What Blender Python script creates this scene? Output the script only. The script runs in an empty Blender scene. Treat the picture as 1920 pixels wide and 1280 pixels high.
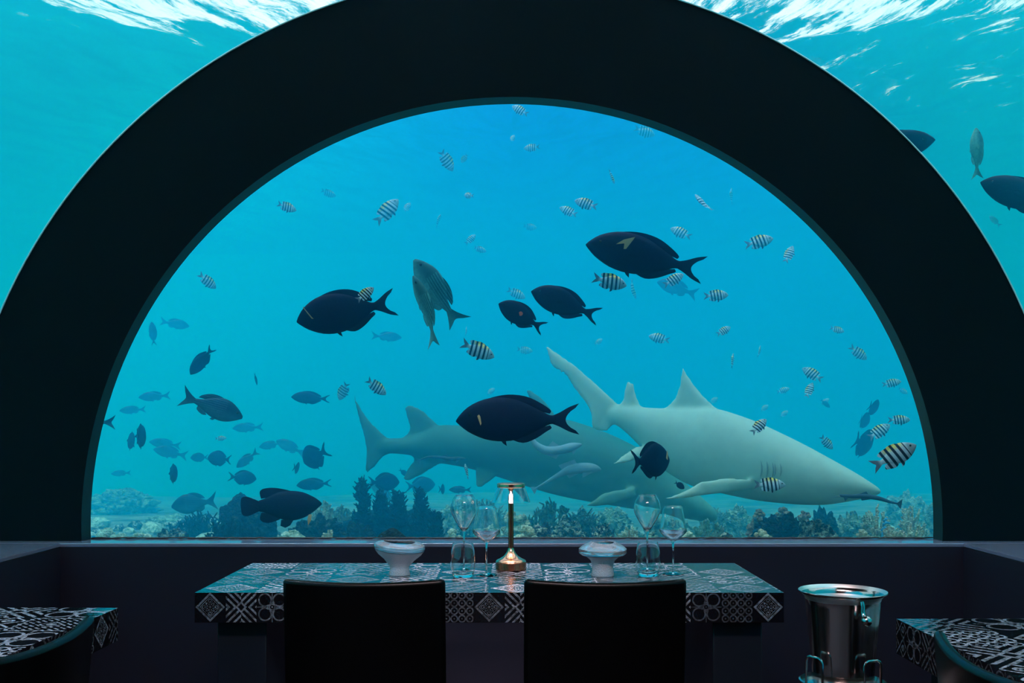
import bpy, bmesh, math, random
from mathutils import Vector, Matrix, noise
PI = math.pi
S = bpy.context.scene
COL = S.collection

# ------------------------------------------------------------------ camera
F = 1900.0                      # focal length in pixels of the 1920 px wide frame
EYE = 1.306
cam_d = bpy.data.cameras.new('camera')
cam = bpy.data.objects.new('camera', cam_d)
COL.objects.link(cam)
cam.location = (0, 0, EYE)
cam.rotation_euler = (PI / 2, 0, 0)
cam_d.sensor_width = 36.0
cam_d.lens = F / 1920 * 36.0
cam_d.shift_y = (805 - 640) / 1920
cam_d.clip_start = 0.05
cam_d.clip_end = 200
S.camera = cam

# ------------------------------------------------------------------ look
S.view_settings.view_transform = 'Standard'
S.view_settings.look = 'None'
S.view_settings.gamma = 1
S.view_settings.exposure = 0.0
S.view_settings.use_curve_mapping = False
cy = S.cycles
cy.use_denoising = True
cy.max_bounces = 12
cy.diffuse_bounces = 2
cy.glossy_bounces = 4
cy.transmission_bounces = 12
cy.transparent_max_bounces = 24
cy.volume_bounces = 3
cy.caustics_reflective = False
cy.caustics_refractive = False
cy.sample_clamp_indirect = 4.0

# ------------------------------------------------------------------ node maths helper
class N:
    """A socket with arithmetic: every operation adds a Math node."""
    def __init__(s, nt, sock): s.nt, s.s = nt, sock
    def _op(s, op, *a, clamp=False):
        n = s.nt.nodes.new('ShaderNodeMath'); n.operation = op; n.use_clamp = clamp
        for i, v in enumerate((s,) + a):
            if isinstance(v, N): s.nt.links.new(v.s, n.inputs[i])
            else: n.inputs[i].default_value = v
        return N(s.nt, n.outputs[0])
    def __add__(s, o): return s._op('ADD', o)
    __radd__ = __add__
    def __sub__(s, o): return s._op('SUBTRACT', o)
    def __mul__(s, o): return s._op('MULTIPLY', o)
    __rmul__ = __mul__
    def __truediv__(s, o): return s._op('DIVIDE', o)
    def abs(s): return s._op('ABSOLUTE')
    def fract(s): return s._op('FRACT')
    def floor(s): return s._op('FLOOR')
    def sqrt(s): return s._op('SQRT')
    def cos(s): return s._op('COSINE')
    def sin(s): return s._op('SINE')
    def lt(s, v): return s._op('LESS_THAN', v)
    def gt(s, v): return s._op('GREATER_THAN', v)
    def max(s, v): return s._op('MAXIMUM', v)
    def min(s, v): return s._op('MINIMUM', v)
    def atan2(s, v): return s._op('ARCTAN2', v)
    def pow(s, v): return s._op('POWER', v)
    def clamp(s): return s._op('ADD', 0.0, clamp=True)
    def ss(s, a, b):                      # smooth step between a and b
        n = s.nt.nodes.new('ShaderNodeMapRange'); n.interpolation_type = 'SMOOTHSTEP'
        n.inputs['From Min'].default_value = a; n.inputs['From Max'].default_value = b
        s.nt.links.new(s.s, n.inputs['Value']); return N(s.nt, n.outputs[0])

def val(nt, v):
    n = nt.nodes.new('ShaderNodeValue'); n.outputs[0].default_value = v; return N(nt, n.outputs[0])

def coords(nt, which='Object'):
    tc = nt.nodes.new('ShaderNodeTexCoord'); sp = nt.nodes.new('ShaderNodeSeparateXYZ')
    nt.links.new(tc.outputs[which], sp.inputs[0])
    return tc.outputs[which], N(nt, sp.outputs[0]), N(nt, sp.outputs[1]), N(nt, sp.outputs[2])

def mixc(nt, fac, a, b):
    n = nt.nodes.new('ShaderNodeMix'); n.data_type = 'RGBA'
    for i, v in ((0, fac), (6, a), (7, b)):
        if isinstance(v, N): nt.links.new(v.s, n.inputs[i])
        elif hasattr(v, 'is_linked'): nt.links.new(v, n.inputs[i])
        elif isinstance(v, (int, float)): n.inputs[i].default_value = v
        else: n.inputs[i].default_value = (*v, 1)
    return n.outputs[2]

def noise_tex(nt, vec, scale, detail=3, rough=0.55, out='Fac'):
    n = nt.nodes.new('ShaderNodeTexNoise'); n.inputs['Scale'].default_value = scale
    n.inputs['Detail'].default_value = detail; n.inputs['Roughness'].default_value = rough
    if vec is not None: nt.links.new(vec, n.inputs['Vector'])
    return N(nt, n.outputs[out])

def mapping(nt, vec, scale=(1, 1, 1), rot=(0, 0, 0), loc=(0, 0, 0)):
    m = nt.nodes.new('ShaderNodeMapping'); nt.links.new(vec, m.inputs[0])
    m.inputs['Location'].default_value = loc; m.inputs['Rotation'].default_value = rot; m.inputs['Scale'].default_value = scale
    return m.outputs[0]

def bump(nt, h, strength=0.3, dist=0.01):
    b = nt.nodes.new('ShaderNodeBump'); b.inputs['Strength'].default_value = strength
    b.inputs['Distance'].default_value = dist; nt.links.new(h.s if isinstance(h, N) else h, b.inputs['Height'])
    return b.outputs[0]

def newmat(name):
    m = bpy.data.materials.new(name); m.use_nodes = True
    nt = m.node_tree; nt.nodes.clear()
    out = nt.nodes.new('ShaderNodeOutputMaterial')
    return m, nt, out

def principled(name, color=(.5, .5, .5), rough=.5, metal=0, spec=.5, build=None, **kw):
    m, nt, out = newmat(name)
    b = nt.nodes.new('ShaderNodeBsdfPrincipled')
    b.inputs['Base Color'].default_value = (*color, 1); b.inputs['Roughness'].default_value = rough
    b.inputs['Metallic'].default_value = metal; b.inputs['Specular IOR Level'].default_value = spec
    for k, v in kw.items(): b.inputs[k.replace('_', ' ')].default_value = v
    nt.links.new(b.outputs[0], out.inputs[0])
    if build: build(nt, b)
    return m

# ------------------------------------------------------------------ the open water as the world, the sun, the room lamps
W = bpy.data.worlds.new('open_water'); S.world = W; W.use_nodes = True
wn = W.node_tree; wn.nodes.clear()
wo = wn.nodes.new('ShaderNodeOutputWorld'); bg = wn.nodes.new('ShaderNodeBackground')
wn.links.new(bg.outputs[0], wo.inputs[0])
_, wx, wy, wz = coords(wn, 'Generated')
WC_MID = (0.0, .05, 1.0)
WC_LEFT = (0.0, 1.35, 1.7)
WC_LOW = (0.0, .36, 1.35)
WC_UP = (0.0, .24, .0)
WC_ZEN = (.30, .85, .9)
left = (wx * -1.0).ss(-.02, .42)
c = mixc(wn, left, WC_MID, WC_LEFT)
c = mixc(wn, (wz * -1.0).ss(-.22, .10) * .6, c, WC_LOW)
c = mixc(wn, (wx * wx + (wz + .09) * (wz + .09)).sqrt().ss(.36, .56), c, WC_UP)
c = mixc(wn, wz.ss(.55, 1.0), c, WC_ZEN)
wn.links.new(c, bg.inputs[0]); bg.inputs[1].default_value = 1.0

def light(name, kind, loc, rot, energy, color, **kw):
    l = bpy.data.lights.new(name, kind); l.energy = energy; l.color = color
    for k, v in kw.items(): setattr(l, k, v)
    o = bpy.data.objects.new(name, l); COL.objects.link(o); o.location = loc; o.rotation_euler = rot
    return o
sun = light('sun', 'SUN', (0, 0, 20), (math.radians(9), math.radians(-12), 0), 7.0, (1.08, .83, 1.40), angle=math.radians(25))
# a row of dim ceiling downlights in the room behind the camera
light('room_downlights', 'AREA', (0, .9, 3.1), (math.radians(-8), 0, 0), 120.0, (1.0, .76, .80), shape='RECTANGLE', size=1.6, size_y=.5)

# two ceiling spots aimed at the middle table
for sx in (-.45, .30):
    light('ceiling_spot', 'SPOT', (sx, 3.3, 3.3), (math.radians(14), 0, 0), 480.0, (1.0, .86, .88), spot_size=math.radians(34), spot_blend=.6, shadow_soft_size=.05)

# ------------------------------------------------------------------ geometry helpers
def at(px, py, d):
    return Vector((d * (px - 960) / F, d, EYE + d * (805 - py) / F))

class MB:
    def __init__(s): s.v, s.f, s.m = [], [], []
    def add(s, vs, fs, mi=0):
        o = len(s.v); s.v += [tuple(v) for v in vs]; s.f += [tuple(i + o for i in f) for f in fs]; s.m += [mi] * len(fs)
    def box(s, a, b, mi=0):
        (x0, y0, z0), (x1, y1, z1) = a, b
        s.add([(x0, y0, z0), (x1, y0, z0), (x1, y1, z0), (x0, y1, z0), (x0, y0, z1), (x1, y0, z1), (x1, y1, z1), (x0, y1, z1)],
              [(0, 3, 2, 1), (4, 5, 6, 7), (0, 1, 5, 4), (1, 2, 6, 5), (2, 3, 7, 6), (3, 0, 4, 7)], mi)
    def rings(s, rs, cap=True, mi=0, close=False):
        n = len(rs[0]); vs = [v for r in rs for v in r]; fs = []
        k = len(rs)
        for i in range(k if close else k - 1):
            a, b = i * n, ((i + 1) % k) * n
            fs += [(a + j, a + (j + 1) % n, b + (j + 1) % n, b + j) for j in range(n)]
        if cap and not close: fs += [tuple(range(n - 1, -1, -1)), tuple((k - 1) * n + j for j in range(n))]
        s.add(vs, fs, mi)
    def lathe(s, prof, seg=40, c=(0, 0, 0), mi=0, closed=False, axis=None):
        rs = [[(c[0] + r * math.cos(2 * PI * j / seg), c[1] + r * math.sin(2 * PI * j / seg), c[2] + z) for j in range(seg)] for r, z in prof]
        s.rings(rs, cap=not closed, mi=mi, close=closed)
    def tube(s, pts, r, seg=8, mi=0, cap=True, closed=False):
        pts = [Vector(p) for p in pts]; rs = []; n = len(pts)
        prev = None
        for i, p in enumerate(pts):
            if closed: t = (pts[(i + 1) % n] - pts[i - 1])
            else: t = pts[min(i + 1, n - 1)] - pts[max(i - 1, 0)]
            t = t.normalized()
            if prev is None:
                u = t.orthogonal().normalized()
            else:
                u = (prev - t * prev.dot(t)).normalized()
            prev = u; w = t.cross(u)
            rr = r[i] if isinstance(r, (list, tuple)) else r
            rs.append([p + (u * math.cos(2 * PI * j / seg) + w * math.sin(2 * PI * j / seg)) * rr for j in range(seg)])
        s.rings(rs, cap=cap and not closed, mi=mi, close=closed)
    def mesh(s, name, mats, smooth=True):
        me = bpy.data.meshes.new(name); me.from_pydata(s.v, [], s.f); me.update()
        for m in (mats if isinstance(mats, (list, tuple)) else [mats]): me.materials.append(m)
        me.polygons.foreach_set('material_index', s.m)
        bm = bmesh.new(); bm.from_mesh(me); bmesh.ops.recalc_face_normals(bm, faces=bm.faces)
        bm.to_mesh(me); bm.free()
        if smooth:
            me.polygons.foreach_set('use_smooth', [True] * len(me.polygons))
            try: me.set_sharp_from_angle(angle=math.radians(42))
            except Exception: pass
        return me
    def build(s, name, mats, parent=None, smooth=True, loc=None):
        o = bpy.data.objects.new(name, s.mesh(name, mats, smooth)); COL.objects.link(o)
        if parent: o.parent = parent
        if loc is not None: o.location = loc
        return o

def tag(o, label=None, cat=None, group=None, kind=None):
    for k, v in (('label', label), ('category', cat), ('group', group), ('kind', kind)):
        if v: o[k] = v
    return o

def empty(name, loc, rz=0, **kw):
    o = bpy.data.objects.new(name, None); COL.objects.link(o); o.location = loc; o.rotation_euler = (0, 0, rz)
    o.empty_display_size = .05
    return tag(o, **kw)

def bevel(o, w=.003, seg=2):
    b = o.modifiers.new('edge', 'BEVEL'); b.width = w; b.segments = seg; b.limit_method = 'ANGLE'; b.angle_limit = math.radians(40)
    return o

def smooth_line(pts, n):
    """n points of a Catmull-Rom curve through pts (tuples of any length)."""
    out = []; k = len(pts)
    for i in range(n):
        t = i / (n - 1) * (k - 1); j = min(int(t), k - 2); f = t - j
        p = [pts[max(j - 1, 0)], pts[j], pts[j + 1], pts[min(j + 2, k - 1)]]
        out.append(tuple(.5 * (2 * b + (c - a) * f + (2 * a - 5 * b + 4 * c - d) * f * f + (-a + 3 * b - 3 * c + d) * f ** 3) for a, b, c, d in zip(*p)))
    return out
# ------------------------------------------------------------------ materials of the room
def _wall(nt, b):
    v, x, y, z = coords(nt)
    n = noise_tex(nt, v, 2.2, 4)
    nt.links.new(mixc(nt, n, (.0012, .0060, .0085), (.0020, .0080, .0110)), b.inputs['Base Color'])
    n2 = noise_tex(nt, v, 60, 3)
    nt.links.new(bump(nt, n2, .12, .003), b.inputs['Normal'])
M_WALL = principled('dark_painted_wall', rough=.65, spec=.06, build=_wall)
def _low(nt, b):
    v, x, y, z = coords(nt)
    n = noise_tex(nt, v, 1.5, 4)
    nt.links.new(mixc(nt, n, (.012, .011, .020), (.018, .015, .026)), b.inputs['Base Color'])
M_LOW = principled('dark_panel', rough=.6, spec=.12, build=_low)
def _ledge(nt, b):
    v, x, y, z = coords(nt)
    n = noise_tex(nt, v, 3, 4)
    nt.links.new(mixc(nt, n, (.13, .135, .19), (.18, .175, .24)), b.inputs['Base Color'])
M_LEDGE = principled('satin_ledge_paint', rough=.1, spec=1.0, build=_ledge)
M_FLOOR = principled('dark_carpet', (.01, .01, .014), rough=.95)
M_SEAL = principled('pale_acrylic_edge', (.55, .75, .72), rough=.3)
M_DARKSEAL = principled('black_sealant', (.01, .012, .014), rough=.5)
M_CHAIR = principled('black_leather', (.0006, .0006, .0007), rough=.3, spec=.16,
    build=lambda nt, b: nt.links.new(bump(nt, noise_tex(nt, coords(nt)[0], 180, 2), .15, .001), b.inputs['Normal']))
M_BLACKMETAL = principled('black_metal', (.006, .006, .007), rough=.35, metal=.5)
M_STEEL = principled('polished_steel', (.44, .41, .40), rough=.16, metal=1,
    build=lambda nt, b: nt.links.new(bump(nt, noise_tex(nt, mapping(nt, coords(nt)[0], (1, 1, 40)), 12, 2), .03, .001), b.inputs['Normal']))
M_SATIN = principled('satin_steel_inside', (.75, .73, .70), rough=.38, metal=1)
M_GOLD = principled('antique_brass', (.90, .42, .26), rough=.18, metal=1)
M_GOLDDARK = principled('dark_brass', (.38, .14, .08), rough=.22, metal=1)
def clear_mat(name, col):
    m, nt, out = newmat(name); t = nt.nodes.new('ShaderNodeBsdfTransparent'); t.inputs[0].default_value = (*col, 1)
    nt.links.new(t.outputs[0], out.inputs[0]); return m
M_PANE = clear_mat('clear_acrylic', (.985, .995, .995))
M_TUNNEL = clear_mat('green_tinted_acrylic', (.92, .99, .905))
def glass_mat(name, rough=0, col=(1, 1, 1), ior=1.45, frost=0, bumpy=0):
    m, nt, out = newmat(name)
    g = nt.nodes.new('ShaderNodeBsdfGlass'); g.inputs['Color'].default_value = (*col, 1); g.inputs['Roughness'].default_value = rough; g.inputs['IOR'].default_value = ior
    last = g.outputs[0]
    if bumpy:
        v = coords(nt)[0]
        vo = nt.nodes.new('ShaderNodeTexVoronoi'); vo.inputs['Scale'].default_value = 320; nt.links.new(v, vo.inputs[0])
        nrm = bump(nt, N(nt, vo.outputs[0]), bumpy, .002); nt.links.new(nrm, g.inputs['Normal'])
    if frost:
        d = nt.nodes.new('ShaderNodeBsdfPrincipled'); d.inputs['Base Color'].default_value = (.85, .85, .9, 1); d.inputs['Roughness'].default_value = .25
        if bumpy: nt.links.new(nrm, d.inputs['Normal'])
        mx = nt.nodes.new('ShaderNodeMixShader'); mx.inputs[0].default_value = frost
        nt.links.new(last, mx.inputs[1]); nt.links.new(d.outputs[0], mx.inputs[2]); last = mx.outputs[0]
    nt.links.new(last, out.inputs[0]); return m
M_GLASS = glass_mat('clear_glass')
M_BOWL = glass_mat('pressed_glass', .08, (.93, .97, 1), 1.45, .55, 1.0)
M_BOWLRIM = glass_mat('smooth_bowl_glass', .02, (.9, .97, 1), 1.45, .08, 0)

def tile_mat(name, gain=1.0):
    """Black cement tiles with pale ornaments; UV in tiles; each tile draws one of six ornaments."""
    m, nt, out = newmat(name)
    _, u, v, _z = coords(nt, 'UV')
    fu, fv = u.floor(), v.floor()
    cx = nt.nodes.new('ShaderNodeCombineXYZ'); nt.links.new(fu.s, cx.inputs[0]); nt.links.new(fv.s, cx.inputs[1])
    wn_ = nt.nodes.new('ShaderNodeTexWhiteNoise'); wn_.noise_dimensions = '2D'; nt.links.new(cx.outputs[0], wn_.inputs[0])
    rid = (fu * .22 + fv * .57 + .05).fract(); tone = N(nt, nt.nodes.new('ShaderNodeSeparateColor').outputs[1]); nt.links.new(wn_.outputs[1], tone.s.node.inputs[0])
    p, q = u.fract() - .5, v.fract() - .5
    ax, ay = p.abs(), q.abs()
    l1 = ax + ay
    r = (p * p + q * q).sqrt(); th = q.atan2(p)
    band = lambda e, c, w: (e - c).abs().lt(w)
    # six ornaments
    A = band(l1, .43, .045) + band(l1, .33, .012) + (r - (th * 8.0).cos() * .05 - .13).abs().lt(.022) + (r - (th * 4.0).cos() * .09 - .17).abs().lt(.018) * r.gt(.16) + r.lt(.035)
    sg = ((p * q).gt(0.0))
    s1 = ((p + q) * 4.5).fract().lt(.42); s2 = ((p - q) * 4.5).fract().lt(.42)
    B = (sg * s2 + (val(nt, 1) - sg) * s1) * l1.gt(.2) + band(l1, .15, .04)
    qa, qb = ax - .23, ay - .23
    rc = (qa * qa + qb * qb).sqrt()
    C = rc.lt(.222) * rc.gt(.175) * (ax.gt(.12)).max(ay.gt(.12)) + band(l1, .16, .022) + band(r, .09, .02) + r.lt(.03) + (ax.lt(.012) * ay.gt(.2)) + (ay.lt(.012) * ax.gt(.2))
    p2, q2 = (u * 2.0).fract() - .5, (v * 2.0).fract() - .5
    l2 = p2.abs() + q2.abs(); r2 = (p2 * p2 + q2 * q2).sqrt()
    D = band(l2, .5, .055) + band(r2, .14, .05) + r2.lt(.04)
    p4, q4 = (u * 4.0).fract() - .5, (v * 4.0).fract() - .5
    r4 = (p4 * p4 + q4 * q4).sqrt()
    E = band(r4, .42, .085) + r4.lt(.1)
    G = ((p + q) * 8.0).fract().lt(.4) * ((p - q) * 3.0).fract().gt(.35) * l1.gt(.22) + band(l1, .17, .02) + r.lt(.07) + band(ax.max(ay), .45, .012)
    sel = lambda a, b: rid.gt(a) * rid.lt(b)
    pat = A.min(1.0) * sel(-1, .2) + B.min(1.0) * sel(.2, .38) + C.min(1.0) * sel(.38, .58) + D.min(1.0) * sel(.58, .74) + E.min(1.0) * sel(.74, .87) + G.min(1.0) * sel(.87, 2)
    grout = ax.max(ay).gt(.494)
    pat = pat * (val(nt, 1) - grout)
    co = coords(nt)[0]
    worn = noise_tex(nt, co, 90, 3).ss(.32, .62) * .7 + .3
    amt = pat * worn * (tone * .7 + .3)
    b = nt.nodes.new('ShaderNodeBsdfPrincipled')
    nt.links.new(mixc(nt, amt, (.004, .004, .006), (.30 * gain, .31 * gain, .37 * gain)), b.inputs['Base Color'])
    nt.links.new((amt * .2 + .13).s, b.inputs['Roughness'])
    b.inputs['Specular IOR Level'].default_value = .6
    nt.links.new(bump(nt, (amt + noise_tex(nt, co, 45, 3) * .8) - grout * 1.0, .8, .003), b.inputs['Normal'])
    nt.links.new(b.outputs[0], out.inputs[0])
    return m
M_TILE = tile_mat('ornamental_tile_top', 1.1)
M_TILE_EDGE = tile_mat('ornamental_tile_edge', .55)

# ------------------------------------------------------------------ the room
WF, WG = 4.95, 5.06           # front and back face of the arch wall
CZ, RO = .811, 2.715          # tunnel axis height and radius
HZ, RH = .826, 2.104          # window arch
SZ = .761                     # sill height
FL = 0.0
def arch_pts(cz, r, zb, n=96):
    a0 = math.asin((cz - zb) / r)
    return [(r * math.cos(-a0 + (PI + 2 * a0) * i / n), cz + r * math.sin(-a0 + (PI + 2 * a0) * i / n)) for i in range(n + 1)]
m = MB()
po, pi_ = arch_pts(CZ, RO, SZ - .02), arch_pts(HZ, RH, SZ - .02)
k = len(po)
vs = [(x, WF, z) for x, z in po] + [(x, WF, z) for x, z in pi_] + [(x, WG, z) for x, z in po] + [(x, WG, z) for x, z in pi_]
fs = []
for i in range(k - 1):
    fs += [(i, i + 1, k + i + 1, k + i), (2 * k + i, 3 * k + i, 3 * k + i + 1, 2 * k + i + 1),
           (i, 2 * k + i, 2 * k + i + 1, i + 1), (k + i, k + i + 1, 3 * k + i + 1, 3 * k + i)]
fs += [(0, k, 3 * k, 2 * k), (k - 1, 3 * k - 1, 4 * k - 1, 2 * k - 1)]
m.add(vs, fs)
m.m = [1 if min(f) >= k and sum(i >= 3 * k for i in f) == 2 and sum(k <= i < 2 * k for i in f) == 2 else 0 for f in m.f]
M_REVEAL = principled('window_reveal_paint', (.003, .015, .018), rough=.45, spec=.4)
tag(m.build('wall_end', [M_WALL, M_REVEAL]), kind='structure')
XS = 2.165
m = MB(); m.box((-XS, 4.86, FL), (XS, WG + .02, SZ - .02)); m.box((-RO, WF, FL), (RO, WG + .02, SZ - .02))
tag(m.build('wall_front', M_LOW), kind='structure')
m = MB(); m.box((-RO, 4.86, SZ - .02), (RO, WG + .02, SZ)); tag(bevel(m.build('trim_1', M_LEDGE), .004), kind='structure')
for nm, s_ in (('left', -1), ('right', 1)):
    m = MB(); a, b_ = sorted((s_ * XS, s_ * (RO - .02))); m.box((a, -3.9, FL), (b_, 4.86, SZ - .02))
    tag(m.build('wall_' + nm, M_LOW), kind='structure')
    m = MB(); a, b_ = sorted((s_ * XS, s_ * (RO - .01))); m.box((a, -3.9, SZ - .02), (b_, 4.86, SZ))
    tag(bevel(m.build('trim_' + ('2' if s_ < 0 else '3'), M_LEDGE), .004), kind='structure')
m = MB(); m.box((-RO, -3.9, -.05), (RO, WG, FL)); tag(m.build('floor', M_FLOOR), kind='structure')
m = MB(); m.box((-RO, -4.0, FL), (RO, -3.9, 3.6)); tag(m.build('wall_back', M_LOW), kind='structure')
# unseen strip added along the tunnel crown to shade the tables from the sun
m = MB(); rs = []
for i in range(13):
    a = PI / 2 + (i - 6) / 6 * .46
    rs.append([(RO_ * math.cos(a), y, CZ + RO_ * math.sin(a)) for RO_, y in ((RO - .03, -3.9), (RO - .08, -3.9), (RO - .08, 3.9), (RO - .03, 3.9))])
m.rings(rs); tag(m.build('ceiling_sun_blocker', M_WALL), kind='structure')
# clear tunnel shell
m = MB(); rs = []
for i in range(73):
    a = PI * i / 72
    rs.append([(R_ * math.cos(a), y, CZ + R_ * math.sin(a)) for R_, y in ((RO + .004, -3.9), (RO + .03, -3.9), (RO + .03, WF), (RO + .004, WF))])
m.rings(rs); tag(m.build('window_2', M_TUNNEL), kind='structure')
# pane in the arch, with its black bottom sealant
m = MB(); rs = [[(x, WG + .002, z) for x, z in arch_pts(HZ, RH + .04, SZ)], [(x, WG + .016, z) for x, z in arch_pts(HZ, RH + .04, SZ)]]
m.rings(rs); w1 = tag(m.build('window_1', M_PANE, smooth=False), kind='structure')
random.seed(4)
m = MB(); n = 160
pts = [(-2.1 + 4.2 * i / n, WG - .004, SZ + .003 + .0025 * random.random()) for i in range(n + 1)]
m.tube(pts, [.003 + .0025 * random.random() for _ in pts], 6); m.build('sealant', M_DARKSEAL, w1)
# pale edge where the tunnel acrylic meets the end wall
m = MB(); m.tube([(x, WF - .004, z) for x, z in arch_pts(CZ, RO + .002, SZ)], .0035, 6)
tag(m.build('trim_4', M_SEAL), kind='structure')

# ------------------------------------------------------------------ tables
def tile_box(name, a, b, parent, top_t=.2, side_t=.1057, uoff=0.0):
    """Box with UVs counted in tiles."""
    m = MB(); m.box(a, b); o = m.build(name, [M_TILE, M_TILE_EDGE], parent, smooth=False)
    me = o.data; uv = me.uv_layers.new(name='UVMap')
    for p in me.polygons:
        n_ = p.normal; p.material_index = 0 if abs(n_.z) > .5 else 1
        for li in p.loop_indices:
            c_ = me.vertices[me.loops[li].vertex_index].co
            if abs(n_.z) > .5: w = ((c_.x - a[0]) / top_t, (c_.y - a[1]) / top_t)
            elif abs(n_.y) > .5: w = ((c_.x - a[0]) / side_t, (c_.z - a[2]) / side_t)
            else: w = ((c_.y - a[1]) / side_t + 7, (c_.z - a[2]) / side_t)
            uv.data[li].uv = (w[0] + uoff, w[1] + uoff)
    return o
def table(x0, x1, y0, y1, rz, label, split_x, uoff, px):
    cx_, cy_ = (x0 + x1) / 2, (y0 + y1) / 2
    t = empty('dining_table', (cx_, cy_, 0), rz, label=label, cat='table', group='tiled dining tables')
    hx, hy = (x1 - x0) / 2, (y1 - y0) / 2
    tile_box('tabletop', (-hx, -hy, .648), (hx, hy, .75), t, uoff=uoff)
    for s_ in (-1, 1):
        m = MB()
        if split_x:
            a, b_ = sorted((s_ * (hx - .06), s_ * (hx - .06 - px))); m.box((a, -hy + .06, 0), (b_, hy - .06, .648))
        else:
            a, b_ = sorted((s_ * (hy - .1), s_ * (hy - .27))); m.box((-hx + .06, a, 0), (hx - .06, b_, .648))
        bevel(m.build('pedestal', M_BLACKPANEL, t), .004)
    return t
M_BLACKPANEL = principled('black_lacquer_panel', (.006, .008, .014), rough=.35, spec=.5)
table(-1.082, .927, 3.455, 4.22, 0, 'long black tiled table set with glasses and a lamp below the arched window', True, 0, .17)
table(-2.03, -1.25, 1.2, 3.17, math.radians(-1.2), 'patterned tile table partly cut off beside the lone chair facing the lower-left frame corner', False, 11, .17)
table(1.13, 1.91, 1.0, 2.98, 0, 'patterned tile table beyond the steel ice bucket, cut off by the frame corner', False, 23, .17)

# ------------------------------------------------------------------ chairs
def make_chair(label, loc, rz, sag=.008):
    t = empty('dining_chair', loc, rz, label=label, cat='chair', group='black dining chairs')
    m = MB(); nx, nz = 17, 12; w, zb, zt, th = .225, .40, .893, .038
    outer, inner = [], []
    def pt(i, j, side):
        u = -1 + 2 * i / (nx - 1); v = j / (nz - 1)
        x = u * w; yb = -.22 - .045 * v + .022 * (1 - u * u) * -1
        z = zb + (zt - zb) * v + (-sag * (1 - u * u) if v > 0 else 0) * v ** 4
        return (x, yb + (th * (1 - .35 * v) if side else 0), z)
    vs = [pt(i, j, s_) for s_ in (0, 1) for j in range(nz) for i in range(nx)]
    fs = []; o_ = nx * nz
    for j in range(nz - 1):
        for i in range(nx - 1):
            a = j * nx + i; fs += [(a, a + 1, a + nx + 1, a + nx), (o_ + a, o_ + a + nx, o_ + a + nx + 1, o_ + a + 1)]
    for i in range(nx - 1):
        fs += [(i, o_ + i, o_ + i + 1, i + 1), ((nz - 1) * nx + i, (nz - 1) * nx + i + 1, o_ + (nz - 1) * nx + i + 1, o_ + (nz - 1) * nx + i)]
    for j in range(nz - 1):
        a, b_ = j * nx, j * nx + nx - 1; fs += [(a, a + nx, o_ + a + nx, o_ + a), (b_, o_ + b_, o_ + b_ + nx, b_ + nx)]
    m.add(vs, fs); bevel(m.build('backrest', M_CHAIR, t), .011, 3)
    m = MB(); m.box((-.225, -.21, .40), (.225, .25, .47)); bevel(m.build('seat', M_CHAIR, t), .02, 3)
    for sx in (-1, 1):
        for sy in (-.19, .22):
            m = MB(); x = sx * .2
            m.rings([[(x * k_ + a, sy + b_, z) for a, b_ in ((-q_, -q_), (q_, -q_), (q_, q_), (-q_, q_))] for z, q_, k_ in ((0, .012, 1.04), (.40, .018, 1))])
            bevel(m.build('leg', M_BLACKMETAL, t), .003)
    return t
make_chair('black leather chair back hiding the table edge below the wide flared glass bowl', (-.407, 3.06, 0), math.radians(-.6))
make_chair('black leather chair back hiding the table edge below the column-footed glass bowl', (.256, 3.06, 0), math.radians(.5))
def side_chair(label, bx, by, dx, dy):
    make_chair(label, (bx + .25 * dx, by + .25 * dy, 0), math.atan2(-dx, dy), .012)
side_chair('black chair side-on at the lower-left frame corner, drawn up to the tiled side table', -.945, 2.04, -1, 0)
side_chair('black chair with a sloping curved back at the lower-right frame corner by the side table', .86, 1.87, .994, -.108)

# ------------------------------------------------------------------ things on the middle table
TZ = .7505
def lamp():
    p = at(958, 1058, 4.02); t = empty('table_lamp', (p.x, 4.02, TZ), label='slender brass table lamp with a clear glass shade between the two place settings', cat='lamp')
    m = MB(); m.lathe([(.058, 0), (.061, .003), (.061, .031), (.058, .034)]); m.build('base', M_GOLDDARK, t)
    m = MB(); m.lathe([(.060, .034), (.058, .038), (.045, .044), (.030, .053), (.019, .066), (.013, .078), (.011, .086)]); m.build('base_cone', M_GOLD, t)
    m = MB(); m.lathe([(.0105, .084), (.0105, .292), (.008, .294)]); m.build('pole', M_GOLDDARK, t)
    m = MB(); m.lathe([(.007, .292), (.0065, .31), (.012, .322), (.024, .328)]); m.build('neck', M_GOLD, t)
    m = MB(); m.lathe([(.020, .326), (.052, .327), (.056, .330), (.056, .340), (.052, .343), (.01, .344)]); m.build('cap', M_GOLD, t)
    m = MB(); m.lathe([(.055, .329), (.0765, .268), (.0745, .2675), (.053, .326)], 64, closed=True); m.build('lamp_shade', M_GLASS, t)
    mt, nt, out = newmat('warm_light_ring'); e = nt.nodes.new('ShaderNodeEmission'); e.inputs[0].default_value = (1, .68, .40, 1); e.inputs[1].default_value = 6
    nt.links.new(e.outputs[0], out.inputs[0])
    m = MB(); m.lathe([(.028, .3265), (.048, .3265), (.048, .3255), (.028, .3255)], closed=True); m.build('light_ring', mt, t)
lamp()
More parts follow.
